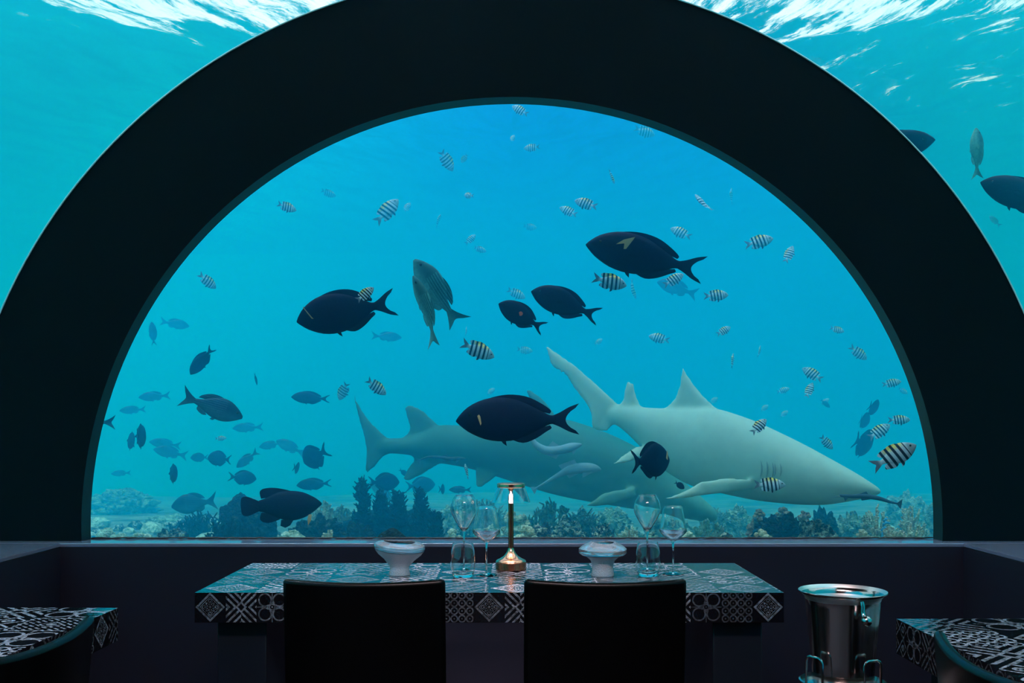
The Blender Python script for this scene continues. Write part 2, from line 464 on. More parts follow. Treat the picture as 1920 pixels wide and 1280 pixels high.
def tulip(px, d, label):
    p = at(px, 1068, d); t = empty('champagne_glass', (p.x, d, TZ), label=label, cat='glass', group='tulip wine glasses')
    m = MB(); th = .0011
    out_ = [(.006, .150), (.013, .158), (.034, .192), (.050, .222), (.0535, .244), (.049, .268), (.040, .287), (.0345, .297)]
    out_ = smooth_line(out_, 22); inn = [(max(r - th, .0005), z + (.004 if i < 3 else .0008 if i < 20 else 0)) for i, (r, z) in enumerate(out_)]
    m.lathe(out_ + inn[::-1], 56); m.build('bowl', M_GLASS, t)
    m = MB(); m.lathe([(.0, .0005), (.034, .0005), (.035, .0015), (.02, .004), (.006, .008), (.0035, .02), (.0035, .12), (.005, .142), (.0062, .1515)], 32); m.build('stem', M_GLASS, t)
def wineglass(px, d, label):
    p = at(px, 1077, d); t = empty('wine_glass', (p.x, d, TZ), label=label, cat='glass', group='angular wine glasses')
    m = MB(); th = .0011
    out_ = smooth_line([(.006, .124), (.012, .129), (.030, .141), (.047, .157), (.0525, .168), (.050, .182), (.044, .215), (.0375, .250), (.0335, .262)], 24)
    inn = [(max(r - th, .0005), z + (.004 if i < 3 else .001 if i < 22 else 0)) for i, (r, z) in enumerate(out_)]
    m.lathe(out_ + inn[::-1], 56); m.build('bowl', M_GLASS, t)
    m = MB(); m.lathe([(.0, .0005), (.040, .0005), (.041, .0015), (.022, .004), (.006, .009), (.0032, .02), (.0032, .10), (.005, .118), (.0062, .1255)], 32); m.build('stem', M_GLASS, t)
def tumbler(px, d, label):
    p = at(px, 1080, d)
    out_ = smooth_line([(.034, 0), (.0405, .012), (.0455, .035), (.047, .058), (.0455, .085), (.041, .112), (.0385, .128)], 20)
    inn = [(r - .0016, z) for r, z in out_ if z > .012]
    m = MB(); m.lathe([(0.0, 0.0)] + out_ + inn[::-1] + [(.03, .0125), (0, .0115)], 56)
    tag(m.build('water_tumbler', M_GLASS, loc=(p.x, d, TZ)), label, 'glass', 'water tumblers')
tulip(870, 4.03, 'tulip champagne glass rising behind the tumbler, next to the brass lamp')
tumbler(868, 3.83, 'low round water tumbler standing nearer the brass lamp')
wineglass(912, 3.87, 'angular wine glass standing just beside the brass lamp')
tulip(1213.5, 4.03, 'tulip champagne glass behind the tumbler at the place setting far from the lamp')
tumbler(1215, 3.85, 'low round water tumbler next to the column-footed glass bowl')
wineglass(1262, 3.90, 'angular wine glass furthest from the lamp, behind the chair corner')
def bowl(px, d, prof, label, squash, tilt):
    p = at(px, 1072, d); t = empty('glass_bowl', (p.x, d, TZ), label=label, cat='bowl', group='pressed glass bowls')
    def ring_shape(pr, mt, nm):
        m = MB(); seg = 56; rs = []
        for r, z in pr:
            rs.append([(r * math.cos(2 * PI * j / seg) * squash, r * math.sin(2 * PI * j / seg), z + tilt * r * math.cos(2 * PI * j / seg) * (z > .05) + .003 * (z > .09) * math.sin(4 * PI * j / seg + 1)) for j in range(seg)])
        m.rings(rs, cap=True); m.build(nm, mt, t)
    ring_shape(prof[0], M_BOWL, 'foot'); ring_shape(prof[1], M_BOWLRIM, 'rim')
pa = [[(.0, 0), (.040, 0), (.041, .003), (.036, .022), (.037, .032), (.058, .058), (.082, .078), (.094, .092), (.088, .094), (.05, .060), (.02, .045), (0, .044)],
      [(.0945, .0915), (.0985, .101), (.096, .113), (.082, .122), (.062, .126), (.060, .124), (.080, .118), (.091, .110), (.093, .101), (.090, .094)]]
bowl(749, 3.88, pa, 'wide flared pressed-glass bowl on a narrow waist, away from the lamp', 1.0, -.06)
pb = [[(.0, 0), (.043, 0), (.044, .003), (.040, .020), (.040, .040), (.046, .058), (.062, .072), (.080, .078), (.074, .082), (.05, .082), (.03, .06), (.025, .03), (0, .02)],
      [(.082, .079), (.092, .088), (.091, .100), (.078, .111), (.056, .122), (.046, .127), (.043, .125), (.050, .112), (.060, .100), (.074, .094), (.082, .088), (.078, .083)]]
bowl(1130, 3.86, pb, 'pressed-glass bowl with a thick column foot and a small round mouth', 1.0, .0)

# ------------------------------------------------------------------ ice bucket on its stand
def bucket():
    p = at(1580, 1107, 2.58); x, y = p.x, 2.58; zt = p.z
    t = empty('ice_bucket', (x, y, zt - .235), label='tall polished steel ice bucket with ring handles beside the middle table', cat='bucket')
    h = .235
    m = MB(); m.lathe([(0, 0), (.072, 0), (.075, .004), (.079, .06), (.086, .14), (.0915, .200), (.0930, .219), (.098, .226), (.1090, .2325), (.1098, .2350), (.1085, .236)], 64); m.f.pop(); m.m.pop()
    m.build('body', M_STEEL, t)
    m = MB(); m.lathe([(.1085, .236), (.107, .2345), (.094, .2195), (.0905, .205), (.084, .14), (.077, .06), (.073, .006), (0, .005)], 64); m.f.pop(); m.f.pop(); m.m.pop(); m.m.pop()
    m.build('lining', M_SATIN, t)
    for a in (math.radians(-81), math.radians(99)):
        c_, s_ = math.cos(a), math.sin(a)
        m = MB(); m.tube([(c_ * r, s_ * r, z) for r, z in ((.098, .222), (.103, .212), (.101, .200), (.106, .190), (.114, .184))], .0056, 10)
        ar = m.build('handle', M_STEEL, t)
        m = MB(); m.lathe([(.0005, -.0135), (.0078, -.0112), (.0126, -.005), (.0135, 0), (.0126, .005), (.0078, .0112), (.0005, .0135)], 20, (c_ * .121, s_ * .121, .180)); m.build('knob', M_STEEL, ar)
    st = empty('bucket_stand', (x, y, 0), label='steel stand with looped wire arms carrying the ice bucket', cat='stand')
    zb = zt - h
    m = MB(); m.lathe([(0, zb - .012), (.104, zb - .012), (.108, zb - .008), (.108, zb + .006), (.104, zb + .008), (.101, zb - .003), (0, zb - .003)], 56); m.build('tray', M_STEEL, st)
    m = MB(); m.lathe([(.013, .02), (.013, zb - .012)], 20); m.build('pole', M_STEEL, st)
    m = MB(); m.lathe([(0, 0), (.15, 0), (.152, .006), (.03, .022), (0, .024)], 48); m.build('base', M_STEEL, st)
    for a in (212, 95, -66, 41):
        a = math.radians(a); tx, ty = -math.sin(a), math.cos(a); cx_, cy_ = math.cos(a) * .1045, math.sin(a) * .1045
        w = .026; zt_ = zb + .078; pts = [(-w, zb - .006)] + [(-w, zb + .03), (-w, zt_ - .012), (-w + .004, zt_ - .004), (-w + .012, zt_), (0, zt_), (w - .012, zt_), (w - .004, zt_ - .004), (w, zt_ - .012), (w, zb + .03), (w, zb - .006)]
        m = MB(); m.tube([(cx_ + tx * u, cy_ + ty * u, z) for u, z in pts], .0032, 8); m.build('wire_loop', M_STEEL, st)
bucket()
# ------------------------------------------------------------------ the sea: water body, surface, seabed
def water():
    m, nt, out = newmat('sea_water')
    sc = nt.nodes.new('ShaderNodeVolumeScatter'); sc.inputs['Color'].default_value = (.01, .57, 1, 1)
    sc.inputs['Density'].default_value = WATER_SC; sc.inputs['Anisotropy'].default_value = WATER_G
    ab = nt.nodes.new('ShaderNodeVolumeAbsorption'); ab.inputs['Color'].default_value = (.0, .92, 1, 1); ab.inputs['Density'].default_value = WATER_AB
    ad = nt.nodes.new('ShaderNodeAddShader'); nt.links.new(sc.outputs[0], ad.inputs[0]); nt.links.new(ab.outputs[0], ad.inputs[1])
    nt.links.new(ad.outputs[0], out.inputs['Volume'])
    B, zb, zt = 13.0, -1.5, 4.75; y0, y1, y2 = -4.3, WG + .02, 19.0
    notch = [(-2.765, zb)] + [(x, z) for x, z in arch_pts(CZ, RO + .05, CZ)][::-1] + [(2.765, zb)]
    prof = [(-B, zb)] + notch + [(B, zb), (B, zt), (-B, zt)]
    n = len(prof); vs = [(x, y0, z) for x, z in prof] + [(x, y1, z) for x, z in prof]
    fs = [tuple(range(n))] + [(i, (i + 1) % n, n + (i + 1) % n, n + i) for i in range(n) if not (n - 4 < i < 0)]
    # far block shares the y1 outline
    fs = [f for f in fs if len(f) > 4]
    sides = [(i, (i + 1) % n, n + (i + 1) % n, n + i) for i in range(n)]
    vs += [(-B, y2, zb), (B, y2, zb), (B, y2, zt), (-B, y2, zt)]
    q = 2 * n; BL, BR, TR, TL = n, n + n - 3, n + n - 2, n + n - 1
    fs += sides
    fs += [tuple(n + i for i in range(1, n - 3))[::1]]                       # closes the tunnel notch at its end
    fs += [tuple([q, q + 1, BR] + [n + i for i in (n - 4, 1)] + [BL]), (q + 1, q + 2, TR, BR), (q + 2, q + 3, TL, TR), (q + 3, q, BL, TL), (q, q + 1, q + 2, q + 3)]
    mb = MB(); mb.add(vs, fs)
    o = mb.build('sea_water', m, smooth=False)
    tag(o, 'clear blue lagoon water filling everything outside the windows', 'water', kind='stuff')
WATER_SC, WATER_G, WATER_AB = .29, .6, .22
water()

def surface():
    def bld(nt, out):
        v, x, y, z = coords(nt)
        st = mapping(nt, mapping(nt, v, rot=(0, 0, math.radians(66))), (.6, 2.0, 1))
        st2 = mapping(nt, mapping(nt, v, rot=(0, 0, math.radians(-57))), (.6, 1.8, 1))
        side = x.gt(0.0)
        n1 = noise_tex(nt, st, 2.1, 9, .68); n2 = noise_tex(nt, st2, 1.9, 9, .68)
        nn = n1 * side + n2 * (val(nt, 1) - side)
        # bright sky glints painted as pale patches, densest over the tunnel
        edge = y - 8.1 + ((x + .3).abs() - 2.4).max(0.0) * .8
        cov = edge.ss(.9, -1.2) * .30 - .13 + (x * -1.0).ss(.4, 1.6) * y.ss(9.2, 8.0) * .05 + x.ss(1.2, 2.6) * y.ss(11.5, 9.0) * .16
        painted_glint = (nn + cov).ss(.60, .68)
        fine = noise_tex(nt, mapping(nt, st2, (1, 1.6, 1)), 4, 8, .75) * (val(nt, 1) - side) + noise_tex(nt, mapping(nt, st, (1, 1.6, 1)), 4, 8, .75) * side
        painted_glint = painted_glint * fine.ss(.36, .54)
        tr = nt.nodes.new('ShaderNodeBsdfTransparent')
        nt.links.new(mixc(nt, nn.ss(.35, .6), (.42, .70, .70), (.75, .96, .97)), tr.inputs[0])  # wave brightness put into the tint as lighter and darker streaks
        gl = nt.nodes.new('ShaderNodeBsdfGlossy'); gl.inputs['Roughness'].default_value = .12; gl.inputs[0].default_value = (.8, .95, .95, 1)
        nt.links.new(bump(nt, nn, .8, .15), gl.inputs['Normal'])
        m1 = nt.nodes.new('ShaderNodeMixShader'); m1.inputs[0].default_value = .25
        nt.links.new(tr.outputs[0], m1.inputs[1]); nt.links.new(gl.outputs[0], m1.inputs[2])
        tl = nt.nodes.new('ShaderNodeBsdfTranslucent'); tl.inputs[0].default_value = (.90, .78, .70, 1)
        m2 = nt.nodes.new('ShaderNodeMixShader'); nt.links.new(painted_glint.s, m2.inputs[0])
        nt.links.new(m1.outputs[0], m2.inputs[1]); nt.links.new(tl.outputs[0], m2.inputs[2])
        nt.links.new(m2.outputs[0], out.inputs[0])
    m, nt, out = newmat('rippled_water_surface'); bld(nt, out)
    nx, ny = 150, 150; vs = []
    for j in range(ny + 1):
        for i in range(nx + 1):
            x, y = -12.5 + 25 * i / nx, 2.0 + 16 * j / ny
            vs.append((x, y, 4.42 + .10 * noise.noise(Vector((x * .6, y * 1.3, 3))) + .05 * noise.noise(Vector((x * 1.7, y * 3, 9)))))
    fs = [(j * (nx + 1) + i, j * (nx + 1) + i + 1, (j + 1) * (nx + 1) + i + 1, (j + 1) * (nx + 1) + i) for j in range(ny) for i in range(nx)]
    mb = MB(); mb.add(vs, fs)
    tag(mb.build('water_surface', m), 'rippled underside of the sea surface with sky glints painted as pale streaks', 'water surface', kind='stuff')
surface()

def bed_z(x, y):
    z = .40 + .10 * noise.noise(Vector((x * .35, y * .35, 1))) + .035 * noise.noise(Vector((x * 1.4, y * 1.4, 5)))
    if y > 11: z -= .04 * (y - 11)
    return z
def seabed():
    def bld(nt, b):
        v = coords(nt)[0]
        n = noise_tex(nt, v, 1.6, 8, .65)
        nt.links.new(mixc(nt, n.ss(.38, .62), (.10, .13, .10), (.55, .52, .42)), b.inputs['Base Color'])
        nt.links.new(bump(nt, noise_tex(nt, v, 9, 8, .7), .8, .08), b.inputs['Normal'])
    m = principled('coral_sand', rough=.95, spec=.1, build=bld)
    vs = []; nx, ny = 130, 90
    for j in range(ny + 1):
        for i in range(nx + 1):
            x, y = -12.8 + 25.6 * i / nx, 5.2 + 13.5 * (j / ny) ** 1.4
            vs.append((x, y, bed_z(x, y)))
    fs = [(j * (nx + 1) + i, j * (nx + 1) + i + 1, (j + 1) * (nx + 1) + i + 1, (j + 1) * (nx + 1) + i) for j in range(ny) for i in range(nx)]
    mb = MB(); mb.add(vs, fs); tag(mb.build('seabed', m), kind='structure')
seabed()

# ------------------------------------------------------------------ fish
def fmat(name, top, belly, rough=.55, lines=0, extra=None, spec=.12):
    def bld(nt, b):
        v, x, y, z = coords(nt)
        n = noise_tex(nt, v, 26, 4)
        c = mixc(nt, z.ss(-.09, .06), belly, top)
        if lines:
            w = ((z - x * .06) * 62.0 * PI).sin().ss(.35, .9) * x.lt(.22) * x.gt(-.30)
            c = mixc(nt, w * .8, c, tuple(min(1, q * 2.6 + .04) for q in top))
        c = mixc(nt, n.ss(.3, .7) * .35, c, tuple(q * .55 for q in top))
        if extra: c = extra(nt, c, x, y, z)
        nt.links.new(c, b.inputs['Base Color'])
        nt.links.new(bump(nt, n, .15, .01), b.inputs['Normal'])
    return principled(name, rough=rough, spec=spec, build=bld)
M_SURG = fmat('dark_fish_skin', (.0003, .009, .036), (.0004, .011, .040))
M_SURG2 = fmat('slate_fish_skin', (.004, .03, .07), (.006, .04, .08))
M_CHUB = fmat('silver_grey_fish_skin', (.006, .05, .08), (.05, .18, .20), .4, lines=1)
M_PALE = fmat('pale_olive_fish_skin', (.03, .15, .14), (.15, .42, .38), .45, lines=1)
M_TRIG = fmat('black_trigger_skin', (.0003, .009, .034), (.0004, .010, .034))
def _bars(nt, c, x, y, z):
    base = mixc(nt, z.ss(-.18, .02), (.38, .58, .66), (.58, .74, .76))
    yel = z.ss(.07, .17) * x.ss(-.20, -.10) * x.ss(.30, .20)
    base = mixc(nt, yel * .9, base, (.95, .72, .10))
    head = x.ss(.27, .36)
    base = mixc(nt, head * .8, base, (.24, .36, .38))
    rear = x.ss(-.26, -.36)
    base = mixc(nt, rear, base, (.13, .18, .22))
    w = ((x + z * .16 - .245) / .122).fract() - .5
    bar = (w.abs()).ss(.27, .19) * (x + z * .16).lt(.30) * x.gt(-.27)
    return mixc(nt, bar, base, (.006, .008, .016))
M_SERG = fmat('barred_fish_skin', (.7, .75, .75), (.7, .75, .75), .4, extra=_bars)
M_SERGP = fmat('pale_barred_fish_skin', (.7, .75, .75), (.7, .75, .75), .4, extra=_bars)
M_EYE = principled('dark_fish_eye', (.002, .003, .006), rough=.12)
M_EYERING = principled('pale_eye_ring', (.35, .40, .38), rough=.3)
M_YFIN = principled('pale_orange_fin', (.62, .36, .16), rough=.5)
M_REDSPOT = principled('coral_red_spot', (.80, .13, .07), rough=.5)

def body_rings(mb, st, x0, bl, seg=16, n=22, mi=0):
    """st: (s, top, bottom, half width) from snout to peduncle."""
    rs = []
    for s_, tp, bt, hw in smooth_line(st, n):
        x = x0 - s_ * bl; hw = max(hw, .0015); tp, bt = max(tp, .001), max(bt, .001)
        r = []
        for j in range(seg):
            a = 2 * PI * j / seg; c_, q_ = math.cos(a), math.sin(a)
            r.append((x, hw * math.copysign(abs(c_) ** .9, c_), (tp if q_ > 0 else bt) * q_))
        rs.append(r)
    mb.rings(rs, mi=mi)
def fin(mb, poly, t=.005, mi=0, f=None):
    """Thin solid fin from an outline in the (x, z) plane, rounded towards its rim."""
    n = len(poly); cx_ = sum(p[0] for p in poly) / n; cz_ = sum(p[1] for p in poly) / n
    P = lambda x, y, z: f(x, y, z) if f else (x, y, z)
    vs = [P(x, -t * .25, z) for x, z in poly] + [P(x, t * .25, z) for x, z in poly]
    vs += [P(cx_ + (x - cx_) * .72, -t, cz_ + (z - cz_) * .72) for x, z in poly] + [P(cx_ + (x - cx_) * .72, t, cz_ + (z - cz_) * .72) for x, z in poly]
    fs = [tuple(2 * n + i for i in range(n - 1, -1, -1)), tuple(3 * n + i for i in range(n))]
    for i in range(n):
        j = (i + 1) % n
        fs += [(i, j, n + j, n + i), (2 * n + i, 2 * n + j, j, i), (n + i, n + j, 3 * n + j, 3 * n + i)]
    mb.add(vs, fs, mi)
def curve(pts, n=24): return smooth_line(pts, n)

def fish_mesh(kind, bend=0.0):
    mb = MB()
    if kind == 'surgeon':
        body_rings(mb, [(0, .004, .006, .004), (.04, .045, .035, .022), (.13, .105, .085, .042), (.28, .155, .135, .058), (.45, .172, .155, .062), (.63, .150, .140, .05), (.82, .085, .080, .03), (.94, .038, .036, .016), (1, .033, .031, .011)], .5, .80)
        fin(mb, curve([(.30, .13), (.20, .172), (.06, .190), (-.08, .172), (-.20, .118), (-.27, .070), (-.262, .045)], 20) + [(-.1, .08), (.1, .10)])
        fin(mb, curve([(.06, -.14), (-.04, -.168), (-.14, -.140), (-.23, -.088), (-.275, -.062), (-.262, -.040)], 16) + [(-.1, -.08)])
        fin(mb, curve([(-.28, .030), (-.34, .052), (-.42, .092), (-.50, .118)], 10) + curve([(-.445, .084), (-.405, .042), (-.388, -.002), (-.405, -.046), (-.445, -.084)], 12) + curve([(-.50, -.112), (-.42, -.090), (-.34, -.052), (-.28, -.030)], 10))
        for s_ in (-1, 1):
            fin(mb, [(.0, .0), (.02, .03), (-.03, .042), (-.10, .035), (-.13, .005), (-.08, -.008)], .002, f=lambda x, y, z, s_=s_: (x + .17, s_ * (.050 + y - x * .18), z - .01))
        fin(mb, [(.16, -.125), (.12, -.17), (.09, -.19), (.10, -.135)])
        eye = (.385, .047, .046, .0125)
    elif kind == 'sergeant':
        body_rings(mb, [(0, .004, .006, .004), (.05, .055, .050, .028), (.15, .120, .110, .052), (.32, .185, .175, .070), (.5, .205, .195, .070), (.68, .160, .155, .052), (.86, .080, .080, .028), (1, .044, .044, .013)], .5, .78)
        fin(mb, curve([(.20, .18), (.12, .225), (.0, .238), (-.10, .215), (-.20, .205), (-.29, .155), (-.24, .085), (-.2, .07)], 22) + [(0, .12)])
        fin(mb, curve([(.02, -.18), (-.06, -.222), (-.16, -.205), (-.27, -.165), (-.24, -.08)], 14) + [(-.1, -.08)])
        fin(mb, curve([(-.27, .04), (-.36, .085), (-.50, .155)], 8) + curve([(-.44, .05), (-.40, 0), (-.44, -.05)], 8) + curve([(-.50, -.15), (-.36, -.085), (-.27, -.04)], 8))
        fin(mb, [(.18, -.16), (.10, -.25), (.05, -.27), (.06, -.18)], .004)
        for s_ in (-1, 1):
            fin(mb, [(.0, .0), (.01, .035), (-.06, .05), (-.12, .01), (-.08, -.015)], .002, f=lambda x, y, z, s_=s_: (x + .19, s_ * (.058 + y - x * .2), z - .02))
        eye = (.385, .053, .045, .021)
    elif kind == 'chub':
        body_rings(mb, [(0, .018, .020, .010), (.04, .050, .040, .030), (.13, .105, .085, .050), (.28, .165, .140, .066), (.45, .185, .160, .068), (.64, .150, .135, .052), (.84, .070, .068, .028), (1, .036, .034, .012)], .5, .78)
        fin(mb, curve([(.20, .165), (.06, .196), (-.08, .180), (-.20, .118), (-.235, .070)], 16) + [(-.1, .08), (.1, .12)])
        fin(mb, curve([(-.03, -.14), (-.10, -.155), (-.19, -.118), (-.21, -.08), (-.20, -.05)], 12) + [(-.1, -.08)])
        fin(mb, curve([(-.26, .034), (-.34, .068), (-.42, .118), (-.50, .178)], 10) + curve([(-.455, .08), (-.415, .0), (-.455, -.08)], 10) + curve([(-.50, -.165), (-.42, -.112), (-.34, -.066), (-.26, -.032)], 10))
        fin(mb, [(.14, -.13), (.08, -.185), (.03, -.18), (.06, -.14)], .004)
        for s_ in (-1, 1):
            fin(mb, [(.0, .012), (.0, -.012), (-.08, -.045), (-.125, -.03), (-.11, .01), (-.05, .022)], .002, f=lambda x, y, z, s_=s_: (x + .21, s_ * (.058 + y - x * .2), z - .02))
        eye = (.40, .044, .042, .019)
    elif kind == 'trigger':
        body_rings(mb, [(0, .010, .012, .008), (.04, .045, .040, .028), (.14, .105, .110, .05), (.30, .170, .185, .07), (.5, .195, .215, .075), (.7, .180, .175, .058), (.88, .110, .10, .034), (1, .075, .07, .018)], .5, .78)
        fin(mb, curve([(.18, .17), (.05, .215), (-.10, .245), (-.22, .235), (-.265, .19), (-.25, .10)], 18) + [(-.1, .12)])
        fin(mb, curve([(-.02, -.19), (-.14, -.23), (-.23, -.22), (-.27, -.17), (-.25, -.09)], 14) + [(-.1, -.1)])
        fin(mb, curve([(-.27, .065), (-.34, .10), (-.42, .135), (-.485, .125), (-.50, .05), (-.495, -.04), (-.48, -.11), (-.42, -.13), (-.34, -.10), (-.27, -.065)], 26))
        fin(mb, [(.16, -.18), (.10, -.28), (.04, -.31), (-.02, -.28), (-.01, -.2)], .006)
        eye = (.37, .045, .055, .014)
    if bend:
        mb.v = [(x, y + bend * max(.15 - x, 0) ** 2, z) for x, y, z in mb.v]
    return mb, eye
MESHES = {}
def get_mesh(kind, mat, bend):
    key = (kind, mat.name, bend)
    if key not in MESHES:
        mb, eye = fish_mesh(kind, bend); MESHES[key] = (mb.mesh(kind + '_fish', [mat]), eye)
        if ('eye', kind) not in MESHES:
            e = MB(); r = eye[3]
            e.lathe([(.0004, -r * .3), (r * .75, -r * .25), (r, 0), (r * .75, r * .3), (.0004, r * .45)], 16)
            MESHES[('eye', kind)] = e.mesh('eye', [M_EYE])
    return MESHES[key]

def place_fish(kind, mat, name, head, tail, d, label, cat, group=None, yaw=0, hs=1.0, roll=0, bend=0, eyes=True, up=None):
    if d > 6.5: d = 6.5 + (d - 6.5) * .72
    if min(head[1], tail[1]) < 800: d = min(d, 2.86 * F / (805 - min(head[1], tail[1])))
    if kind == 'sergeant' and yaw >= 45 and abs(head[1] - tail[1]) > 10: yaw, roll = 12, 72     # edge-on ones
    h, t = at(*head, d), at(*tail, d)
    v = ((h + t) / 2 - Vector((0, 0, EYE))).normalized()
    a0 = (h - t) - v * (h - t).dot(v); lp = a0.length; a0.normalize()
    u = a0.cross(v); u = u if (u.z > 0 if up is None else (u.x > 0) == (up > 0)) else -u
    psi = math.radians(yaw); L = lp / max(math.cos(psi), .05)
    a = (a0 * math.cos(psi) + v * math.sin(psi)).normalized()
    u = Matrix.Rotation(math.radians(roll), 3, a) @ u
    y = u.cross(a)
    me, eye = get_mesh(kind, mat, bend)
    o = bpy.data.objects.new(name, me); COL.objects.link(o)
    R = Matrix((a, y, u)).transposed().to_4x4()
    o.matrix_world = Matrix.Translation((h + t) / 2) @ R @ Matrix.Diagonal((L, L, L * hs, 1))
    tag(o, label, cat, group)
    if eyes:
        for s_ in (-1, 1):
            e = bpy.data.objects.new('eye', MESHES[('eye', kind)]); COL.objects.link(e); e.parent = o
            e.location = (eye[0], s_ * eye[1], eye[2] ); e.rotation_euler = (-s_ * PI / 2, 0, 0)
    return o
# ------------------------------------------------------------------ big dark surgeonfish, chubs, triggerfish (head px, tail px, distance)
GD = 'dark surgeonfish in the window'
D1 = place_fish('surgeon', M_SURG, 'surgeonfish', (1098, 458), (1320, 507), 5.5, 'large dark surgeonfish with a pale check-shaped fin, highest of the big fish in the window', 'fish', GD, hs=1.0)
D2 = place_fish('surgeon', M_SURG, 'surgeonfish', (557, 603), (743, 566), 5.5, 'large dark surgeonfish with a thin pale line behind its head, farthest from the sharks', 'fish', GD, hs=1.22)
D3 = place_fish('surgeon', M_SURG, 'surgeonfish', (935, 569), (1021, 617), 5.6, 'small black surgeonfish with a bright red spot on its flank', 'fish', GD, hs=1.25)
D4 = place_fish('surgeon', M_SURG, 'surgeonfish', (996, 546), (1124, 594), 5.6, 'black surgeonfish just behind the one with the red spot', 'fish', GD, hs=1.12)
D5 = place_fish('surgeon', M_SURG, 'surgeonfish', (855, 789), (1086, 786), 5.35, 'very large black surgeonfish crossing in front of the shark that is further off', 'fish', GD, hs=1.1)
D6 = place_fish('surgeon', M_SURG, 'surgeonfish', (1256, 862), (1184, 866), 5.45, 'black surgeonfish turned away in front of the pale shark belly', 'fish', GD, yaw=50, hs=1.75)
D7 = place_fish('trigger', M_TRIG, 'triggerfish', (604, 944), (452, 950), 5.7, 'bulky black triggerfish with a rounded tail low over the coral', 'fish', hs=.92)
D8 = place_fish('surgeon', M_SURG2, 'surgeonfish', (357, 702), (402, 648), 6.6, 'slate blue surgeonfish diving steeply above the lined chub', 'fish', GD, hs=1.0, yaw=15, bend=.5)
def child_fin(o, name, poly, mt, side, z0=0, x0=0, y0=.05, label=None, t=.002):
    mb = MB(); fin(mb, [(x + x0, z + z0) for x, z in poly], t, f=lambda x, y, z: (x, side * y0 + y, z)); c = mb.build(name, mt, o)
    if label: c['label'] = label
child_fin(D1, 'pectoral_fin', [(.255, .055), (.20, .105), (.115, .145), (.125, .12), (.165, .035), (.185, .03), (.19, .075)], M_YFIN, 1, label='pale orange check-shaped fin', y0=.062)
child_fin(D5, 'pectoral_fin', [(.30, .03), (.31, .045), (.325, .035), (.30, -.035), (.292, -.02)], M_YFIN, 1, label='small yellowish fin', y0=.058)
child_fin(D2, 'cheek_line', [(.41, .105), (.405, .108), (.345, .015), (.33, -.004), (.35, .002)], M_YFIN, 1, label='thin pale line', y0=.052)
child_fin(D3, 'flank_spot', [(.04 + .040 * math.cos(a * PI / 6), .03 + .034 * math.sin(a * PI / 6)) for a in range(12)], M_REDSPOT, 1, label='red spot', y0=.066)
child_fin(D3, 'pectoral_fin', [(.20, .03), (.16, .055), (.15, .04), (.18, .02)], M_YFIN, 1, label='dull yellow fin', y0=.056)
child_fin(D4, 'pectoral_fin', [(.22, .03), (.18, .065), (.17, .05), (.20, .02)], M_YFIN, 1, label='dull yellow fin', y0=.056)
child_fin(D7, 'pectoral_fin', [(.33, -.14), (.37, -.14), (.36, -.22), (.32, -.29), (.315, -.2)], M_YFIN, -1, label='drooping yellowish fin', y0=.05)
child_fin(D6, 'pectoral_fin', [(.30, .02), (.34, .0), (.36, .06), (.34, .1)], M_YFIN, -1, label='orange fin', y0=.09)
place_fish('chub', M_CHUB, 'chub', (455, 783), (339, 742), 6.2, 'grey chub with fine lengthwise lines swimming above the dim shoal', 'fish', 'grey chubs', hs=1.05)
place_fish('chub', M_PALE, 'chub', (777, 487), (858, 612), 5.8, 'large olive chub with its head straight up, taller of the upright pair', 'fish', 'grey chubs', hs=1.0, roll=-12, bend=-.5, up=1)
place_fish('chub', M_PALE, 'chub', (775, 517), (828, 645), 5.6, 'slender pale chub edge-on in front of the larger upright chub', 'fish', 'grey chubs', hs=.62, roll=-35, bend=.5, up=1)
place_fish('chub', M_CHUB, 'chub', (128, 790), (217, 792), 6.3, 'chub mostly behind the arch wall, only its forked tail showing in the window', 'fish', 'grey chubs')

